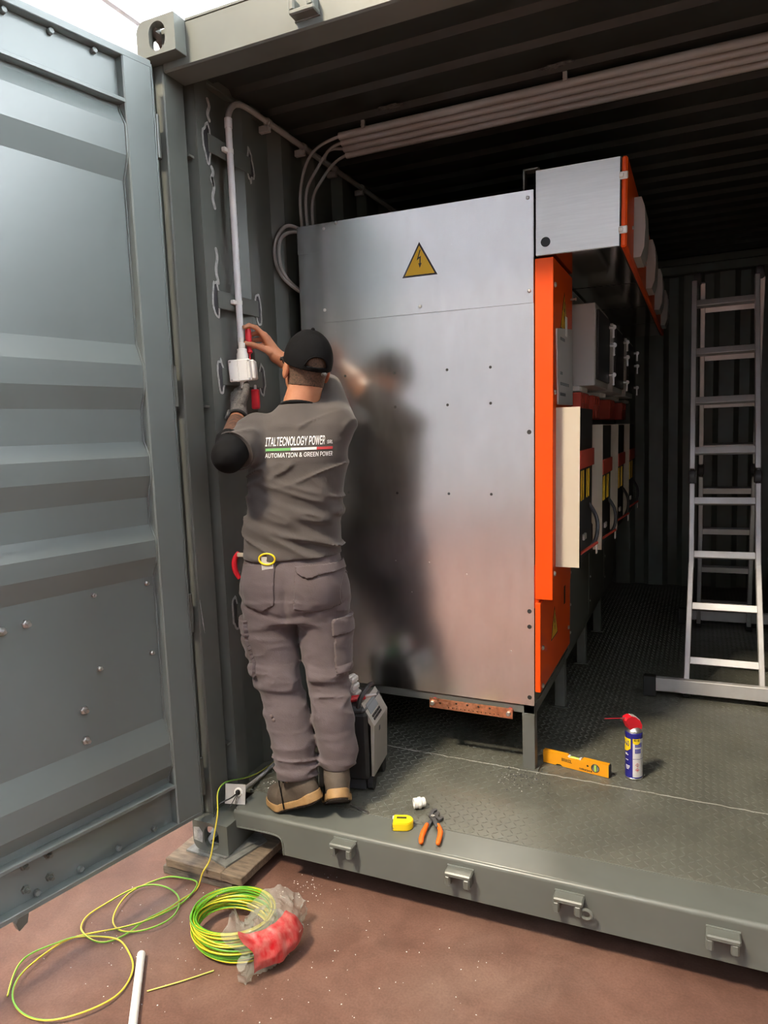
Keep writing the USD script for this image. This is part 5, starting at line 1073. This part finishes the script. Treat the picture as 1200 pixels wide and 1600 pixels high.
for s in (.02, DD - .04): part(dv, 'foot', DV(bx((.06, s, 0), (W_ - .03, s + .025, .05), .004)), DGREY)
for s in (.04, DD - .05): part(dv, 'wheel', DV(rod((W_ - .022, s, .028), (W_ - .002, s, .028), .028, 20)), BLACKR)
part(dv, 'handle', DV(tube(smooth_path([(W_ - .05, .02, HH - .01), (W_ - .045, .03, HH + .022), (W_ - .045, DD - .03, HH + .022), (W_ - .05, DD - .02, HH - .01)], 5), .010, 8)), BLACK)
ztop = FT + HH + .001
rp_ = thing('red_pliers', 'red-handled pliers lying on top of the black portable unit', 'pliers', (.53, .40, ztop))
part(rp_, 'handle', tube(smooth_path([(.470, .365, ztop + .012), (.505, .385, ztop + .016), (.545, .400, ztop + .020)], 5), .009, 10), RED); part(rp_, 'handle', tube(smooth_path([(.475, .345, ztop + .012), (.512, .370, ztop + .015), (.545, .396, ztop + .020)], 5), .009, 10), RED)
part(rp_, 'jaw', tube([(.540, .396, ztop + .020), (.566, .404, ztop + .026), (.588, .410, ztop + .030)], [.008, .007, .003], 10), STEEL)
tb_ = thing('terminal_block', 'stack of white plastic terminal blocks on top of the black portable unit', 'terminal block', (.48, .44, ztop))
for i, (dx, dz) in enumerate(((0, 0), (-.008, .030), (-.012, .058))):
    part(tb_, 'terminal', cat(bx((.462 + dx, .41, ztop + dz), (.502 + dx, .46, ztop + dz + .024), .005), rod((.478 + dx, .408, ztop + dz + .012), (.478 + dx, .462, ztop + dz + .012), .015, 12)), WHITE)
wc2 = thing('terminal_block', 'single white terminal block between the trouser legs on the portable unit', 'terminal block', (.36, .46, ztop)); part(wc2, 'terminal', bx((.335, .45, ztop), (.375, .49, ztop + .030), .006), WHITE)
solo('green_tool', cat(bx((.385, .43, ztop), (.425, .47, ztop + .022), .005), bx((.372, .440, ztop + .004), (.39, .46, ztop + .014), .003)), GREEN, 'green plastic tool lying between the trouser legs on the portable unit', 'tool')
solo('tape_roll', xf(lathe([(.016, 0), (.026, 0), (.026, .018), (.016, .018), (.016, 0)], 28), rx(1.2), (.392, .365, ztop + .026)), OLIVE, 'olive green roll of insulating tape standing on the portable unit', 'tape')
# gland plate with cable at the sill's corner
gp = thing('gland_plate', 'small pale grey gland plate with a cable entry leaning on the sill corner', 'gland plate', (.135, .09, FT))
Rg = rz(math.radians(14)) @ rx(math.radians(-14)); GP = lambda q: xf(q, Rg, (.094, .078, FT))
gpoly = sg.box(0, 0, .080, .072).difference(sg.Point(.052, .044).buffer(.011))
gp_ = part(gp, 'plate', GP(prism(gpoly, .003, XZ, (0, .003, 0))), PGREY)
part(gp, 'gland', GP(xf(lathe([(.010, -.012), (.017, -.012), (.017, 0), (.014, .004), (.010, .004), (.010, -.012)], 20), frame(None, [0, 0, 1], [0, -1, 0]), (.052, 0, .044))), WHITE); part(gp, 'cable_core', GP(rod((.052, -.006, .044), (.052, .012, .044), .0095, 12)), BLACK)
for i, pts in enumerate(([(.052, -.004, .044), (.036, -.03, .030), (.010, -.045, .018), (-.004, -.062, .004), (-.012, -.072, -.03)], [(.052, -.004, .044), (.048, -.028, .026), (.040, -.040, .006), (.036, -.046, -.002)], [(.052, -.004, .044), (.056, -.028, .026), (.058, -.040, .006), (.064, -.050, -.002)])):
    part(gp, 'wire', GP(tube(smooth_path(pts, 6), .0028 if i == 0 else .0016, 8)), BLACK, True)
solo('grey_flex', tube(smooth_path([(.150, .112, FT + .046), (.135, .165, FT + .030), (.116, .26, FT + .012), (.108, .36, FT + .0095), (.115, .50, FT + .0095), (.16, .64, FT + .0095)], 10), .0085, 12), CABLEG, 'thick grey flexible cable running from the gland plate along the wall foot', 'cable', True)
# earth wire from the container down to the hall floor
wp = [(.096, .62, FT + .004), (.088, .50, FT + .004), (.085, .32, FT + .008), (.083, .18, FT + .045), (.085, .088, FT + .072), (.094, .040, FT + .058), (.112, .012, FT + .012), (.119, -.028, .165), (.117, -.062, .088), (.108, -.090, .060), (.096, -.108, .012)]
loop = [(0.087,-0.173),(0.076,-0.248),(0.044,-0.314),(0.030,-0.370),(-0.008,-0.432),(-0.058,-0.447),(-0.116,-0.431),(-0.141,-0.409),(-0.166,-0.361),(-0.154,-0.286),(-0.125,-0.216),(-0.077,-0.164),(-0.012,-0.147),(0.049,-0.161),(0.095,-0.206),(0.119,-0.266),(0.104,-0.321),(0.051,-0.364),(-0.010,-0.374),(-0.058,-0.354),(-0.087,-0.310),(-0.110,-0.233),(-0.098,-0.160),(-0.058,-0.094),(-0.019,-0.059),(0.036,-0.058),(0.080,-0.090),(0.095,-0.140),(0.094,-0.190),(0.078,-0.255),(0.046,-0.322),(-0.024,-0.385),(-0.102,-0.434),(-0.141,-0.482),(-0.148,-0.566),(-0.136,-0.645),(-0.100,-0.701),(-0.046,-0.730),(0.025,-0.740),(0.093,-0.727),(0.151,-0.683),(0.185,-0.622),(0.189,-0.562),(0.153,-0.485),(0.092,-0.443),(0.035,-0.420),(-0.036,-0.423),(-0.094,-0.437),(-0.127,-0.461),(-0.150,-0.507),(-0.187,-0.580),(-0.170,-0.639),(-0.112,-0.709)]
loop = [(x, min(y, -.084)) if -.11 < x < .23 else (x, y) for x, y in loop]
lift = [.004 + .010 * (.5 + .5 * math.sin(i * 1.3)) for i in range(len(loop))]
pth = smooth_path(np.array(wp + [(x, y, .0035 + l) for (x, y), l in zip(loop, lift)]), 8)
q, uv = tube(pth, .0029, 10, want_uv=True, twist=1.3)
solo('earth_wire', q, EARTH, 'loose yellow-green earth wire looping over the concrete from the container corner', 'wire', True, uv=uv)
q, uv = tube(smooth_path([(.258, -.540, .004), (.335, -.468, .006), (.392, -.402, .004)], 8), .0022, 8, want_uv=True, twist=1.0)
solo('wire_offcut', q, stripe_mat('offcut_wire', (0.72, .60, .14), (.45, .50, .12)), 'short yellow wire offcut lying on the concrete before the coil', 'wire', True, uv=uv)
solo('conduit_offcut', tube([(.142, -.437, .0125), (.349, -.700, .0125), (.634, -1.06, .0125)], .0125, 18), PWHITE, 'white plastic conduit offcut lying on the concrete and running out of frame', 'conduit')
# coil of earth wire in its torn bag
cl = thing('wire_coil', 'coil of yellow-green earth wire in a torn clear bag on the concrete', 'wire coil', (.368, -.262, 0))
CC = np.array([.368, -.262, 0]); pts = []
NT = 44
for t in np.linspace(0, NT, NT * 40):
    k = int(t); r_ = .102 + .034 * meshkit.noise(np.array([k * 1.7, 0.3, 0])) - .010; zc_ = .012 + .098 * ((k * 0.618) % 1); tl_ = .030 * (meshkit.noise(np.array([k * 2.3, 5.1, 0])) - .5)
    k2 = k + 1; r2_ = .102 + .034 * meshkit.noise(np.array([k2 * 1.7, 0.3, 0])) - .010; z2_ = .012 + .098 * ((k2 * 0.618) % 1)
    f_ = t - k; f_ = f_ * f_ * (3 - 2 * f_); rr, zz = r_ + (r2_ - r_) * f_, zc_ + (z2_ - zc_) * f_; a = 2 * math.pi * t
    pts.append(CC + [rr * 1.22 * math.cos(a), rr * .98 * math.sin(a), max(.004, zz + tl_ * math.sin(a + k))])
q, uv = tube(pts, .0033, 7, want_uv=True, twist=1.5)
part(cl, 'turns', q, EARTHD, True, uv=uv)
BAG = usdkit.material(stage, '/World/Looks/clear_bag', {'t': ('transparent_bsdf', {'color': (.86, .86, .84)}), 'd': ('principled_bsdf', {'base_color': (.62, .62, .58), 'roughness': .16}), 'm': ('mix_closure', {'fac': .30})}, [('t.BSDF', 'm.closure1'), ('d.BSDF', 'm.closure2')], surface='m.closure')
nu, nv = 90, 64
A_, B_ = np.meshgrid(np.linspace(0, 1, nu), np.linspace(0, 2 * np.pi, nv), indexing='ij')
j0 = -.92 - .42 * (meshkit.noise(np.stack([np.cos(B_) * 2.5, np.sin(B_) * 2.5, 0 * B_], -1), 9) - .2); j1 = .85 + .3 * (meshkit.noise(np.stack([np.cos(B_) * 3, np.sin(B_) * 3, 1 + 0 * B_], -1), 12) - .5)
A_ = j0 + (j1 - j0) * A_
tr_ = .062; R0 = .112
nf_ = meshkit.fbm(np.stack([A_ * 6.0, np.cos(B_) * 3 + 3, np.sin(B_) * 3], -1), 3); bump_ = 1 + .30 * (nf_ - .45) + .42 * (1 - np.abs(meshkit.fbm(np.stack([A_ * 4.0 + 7, np.cos(B_) * 2.4 + 9, np.sin(B_) * 2.4], -1), 3) - .5) * 4) ** 3 * .5
flare_ = 1 + .55 * np.clip((np.abs(A_ + .05) - .72) / .3, 0, 1) * (.3 + 1.4 * meshkit.noise(np.stack([A_ * 2, np.cos(B_) * 3, np.sin(B_) * 3], -1), 4))
V = np.stack([CC[0] + (R0 + tr_ * bump_ * flare_ * np.cos(B_)) * np.cos(A_) * 1.22 + .006, CC[1] + (R0 + tr_ * bump_ * flare_ * np.cos(B_)) * np.sin(A_), np.maximum(.0025, +.058 + tr_ * bump_ * flare_ * np.sin(B_))], -1)
i, j = np.meshgrid(np.arange(nu - 1), np.arange(nv - 1), indexing='ij'); k = (i * nv + j).ravel()
bagq = (V.reshape(-1, 3), np.stack([k, k + 1, k + nv + 1, k + nv], 1))
bg = part(cl, 'plastic_bag', bagq, BAG, 40, label='crumpled clear plastic bag')
# red printed label on the bag's outer side
sel = []
for ii in range(6, 30):
    for jj in range(2, 17): sel.append((ii, jj))
n_b = vnormals(trimesh.Trimesh(V.reshape(-1, 3), np.vstack([bagq[1][:, [0, 1, 2]], bagq[1][:, [0, 2, 3]]]), process=False)).reshape(nu, nv, 3)
cen = V.mean((0, 1)); sgn_ = 1 if ((V - np.array([CC[0], CC[1], .05])) * n_b).sum(-1).mean() > 0 else -1
u_, w_ = np.meshgrid(np.arange(10, 62), np.r_[np.arange(60, 63), np.arange(0, 13)], indexing='ij')
VS = V.copy()
for _ in range(10): VS[1:-1] = .5 * VS[1:-1] + .125 * (VS[:-2] + VS[2:] + np.roll(VS, 1, 1)[1:-1] + np.roll(VS, -1, 1)[1:-1])
LBv = (VS + sgn_ * n_b * .0015 + (VS - CC - [0, 0, .05]) / np.linalg.norm(VS - CC - [0, 0, .05], axis=-1, keepdims=True) * .011)[u_, w_]; a1, a2 = LBv.shape[:2]; i, j = np.meshgrid(np.arange(a1 - 1), np.arange(a2 - 1), indexing='ij'); k = (i * a2 + j).ravel()
LABELR = mat('red_label', (.50, .006, .012), .40, mottle=.5, mscale=48, col2=(.52, .16, .14), stretch=(1, 1, .4), detail=3)
part(bg, 'printed_label', (LBv.reshape(-1, 3), np.stack([k, k + 1, k + a2 + 1, k + a2], 1)), LABELR, 40, label='crumpled red and white printed label')
# packers under the corner casting
def plank(lo, hi, rot, mt, name, label):
    c = (np.array(lo) + hi) / 2; L_, W2, H2 = np.array(hi) - lo
    q = bx((-L_ / 2, -W2 / 2, -H2 / 2), (L_ / 2, W2 / 2, H2 / 2), .003); q = q.subdivide().subdivide().subdivide()
    v = q.vertices.copy(); v += .0025 * (meshkit.noise(v * 45, 3)[:, None] - .5) * np.sign(v) * [1, 1, .3]
    return solo(name, xf((v, q.faces), rz(rot), c), mt, label, 'plank', 25)
plank((-.095, -.066, .000), (.215, .020, .032), .02, WOODD, 'wood_packer', 'lower front plank of the packer under the container corner')
plank((.150, -.075, .000), (.240, .330, .030), -.02, WOODD, 'wood_packer', 'lower plank of the packer running back under the container sill') if False else None
plank((-.090, .030, .000), (.215, .130, .032), .02, WOODD, 'wood_packer', 'lower rear plank of the packer under the container corner')
plank((-.078, -.072, .0325), (.175, .105, .0655), .0, WOOD, 'wood_packer', 'wide upper plank of the packer under the container corner')
pk = plank((.178, -.072, .0325), (.268, .245, .0655), -.03, WOOD, 'wood_packer', 'upper plank with a dark knot, running back under the sill')
part(pk, 'knot', xf(lathe([(1e-5, 0), (.020, 0), (.018, .0012), (1e-5, .0014)], 20), None, (.222, .005, .0655)), mat('knot', (.05, .04, .03), .8)) if False else None
plank((.030, .190, .000), (.270, .240, .032), .0, WOODD, 'wood_packer', 'short rear bearer under the packer planks')
solo('shim_plate', cat(prism(sg.Polygon([(-.03, -.01), (.072, -.015), (.176, -.045), (.225, .150), (.155, .190), (-.02, .12)]), .007, np.eye(3), (0, 0, .0662)), prism(sg.Polygon([(.02, 0), (.15, -.01), (.20, .13), (.03, .12)]), .0065, np.eye(3), (0, 0, .0733))), SHIM, 'grey steel shim plate between the wooden packer and the corner casting', 'plate')
solo('wood_packer', bx((2.18, -.06, 0), (2.46, .26, .08), .004), WOOD, 'single wooden packer under the far right container corner', 'plank')
# crumbs, swarf and chips
def crumbs(name, n, box, z, s0, s1, mt, label, cat_, seed):
    g = np.random.default_rng(seed); out = []
    for _ in range(n):
        p = np.array([g.uniform(box[0], box[1]), g.uniform(box[2], box[3])]) if len(box) == 4 else np.array(box[:2]) + g.normal(size=2) * box[2]
        s = g.uniform(s0, s1); o_ = trimesh.creation.icosahedron(); v = o_.vertices * [s, s * g.uniform(.4, 1), s * .4] @ rz(g.uniform(0, 6)).T
        out.append((v + [p[0], p[1], z + s * .35], o_.faces))
    solo(name, cat(*out), mt, label, cat_, False, kind='stuff')
crumbs('plaster_crumbs', 26, (.195, .272, .022), FT, .0015, .0045, WHITE, 'white crumbs on the container floor beside the left boot', 'debris', 3)
crumbs('metal_swarf', 120, (1.10, .66, .05), FT, .001, .004, DGREY, 'dark metal swarf around the front cabinet foot', 'debris', 4)
crumbs('pale_swarf', 50, (1.07, .63, .04), FT, .001, .004, BARE, 'pale flakes around the front cabinet foot', 'debris', 5)
crumbs('white_chips', 150, (-.15, 1.2, -.62, .02), 0, .0008, .0030, WHITE, 'scattered white chips on the red-brown concrete', 'debris', 6)
crumbs('floor_chips', 45, (.45, .06, .05), 0, .001, .0035, WHITE, 'white chips on the concrete below the sill', 'debris', 8)
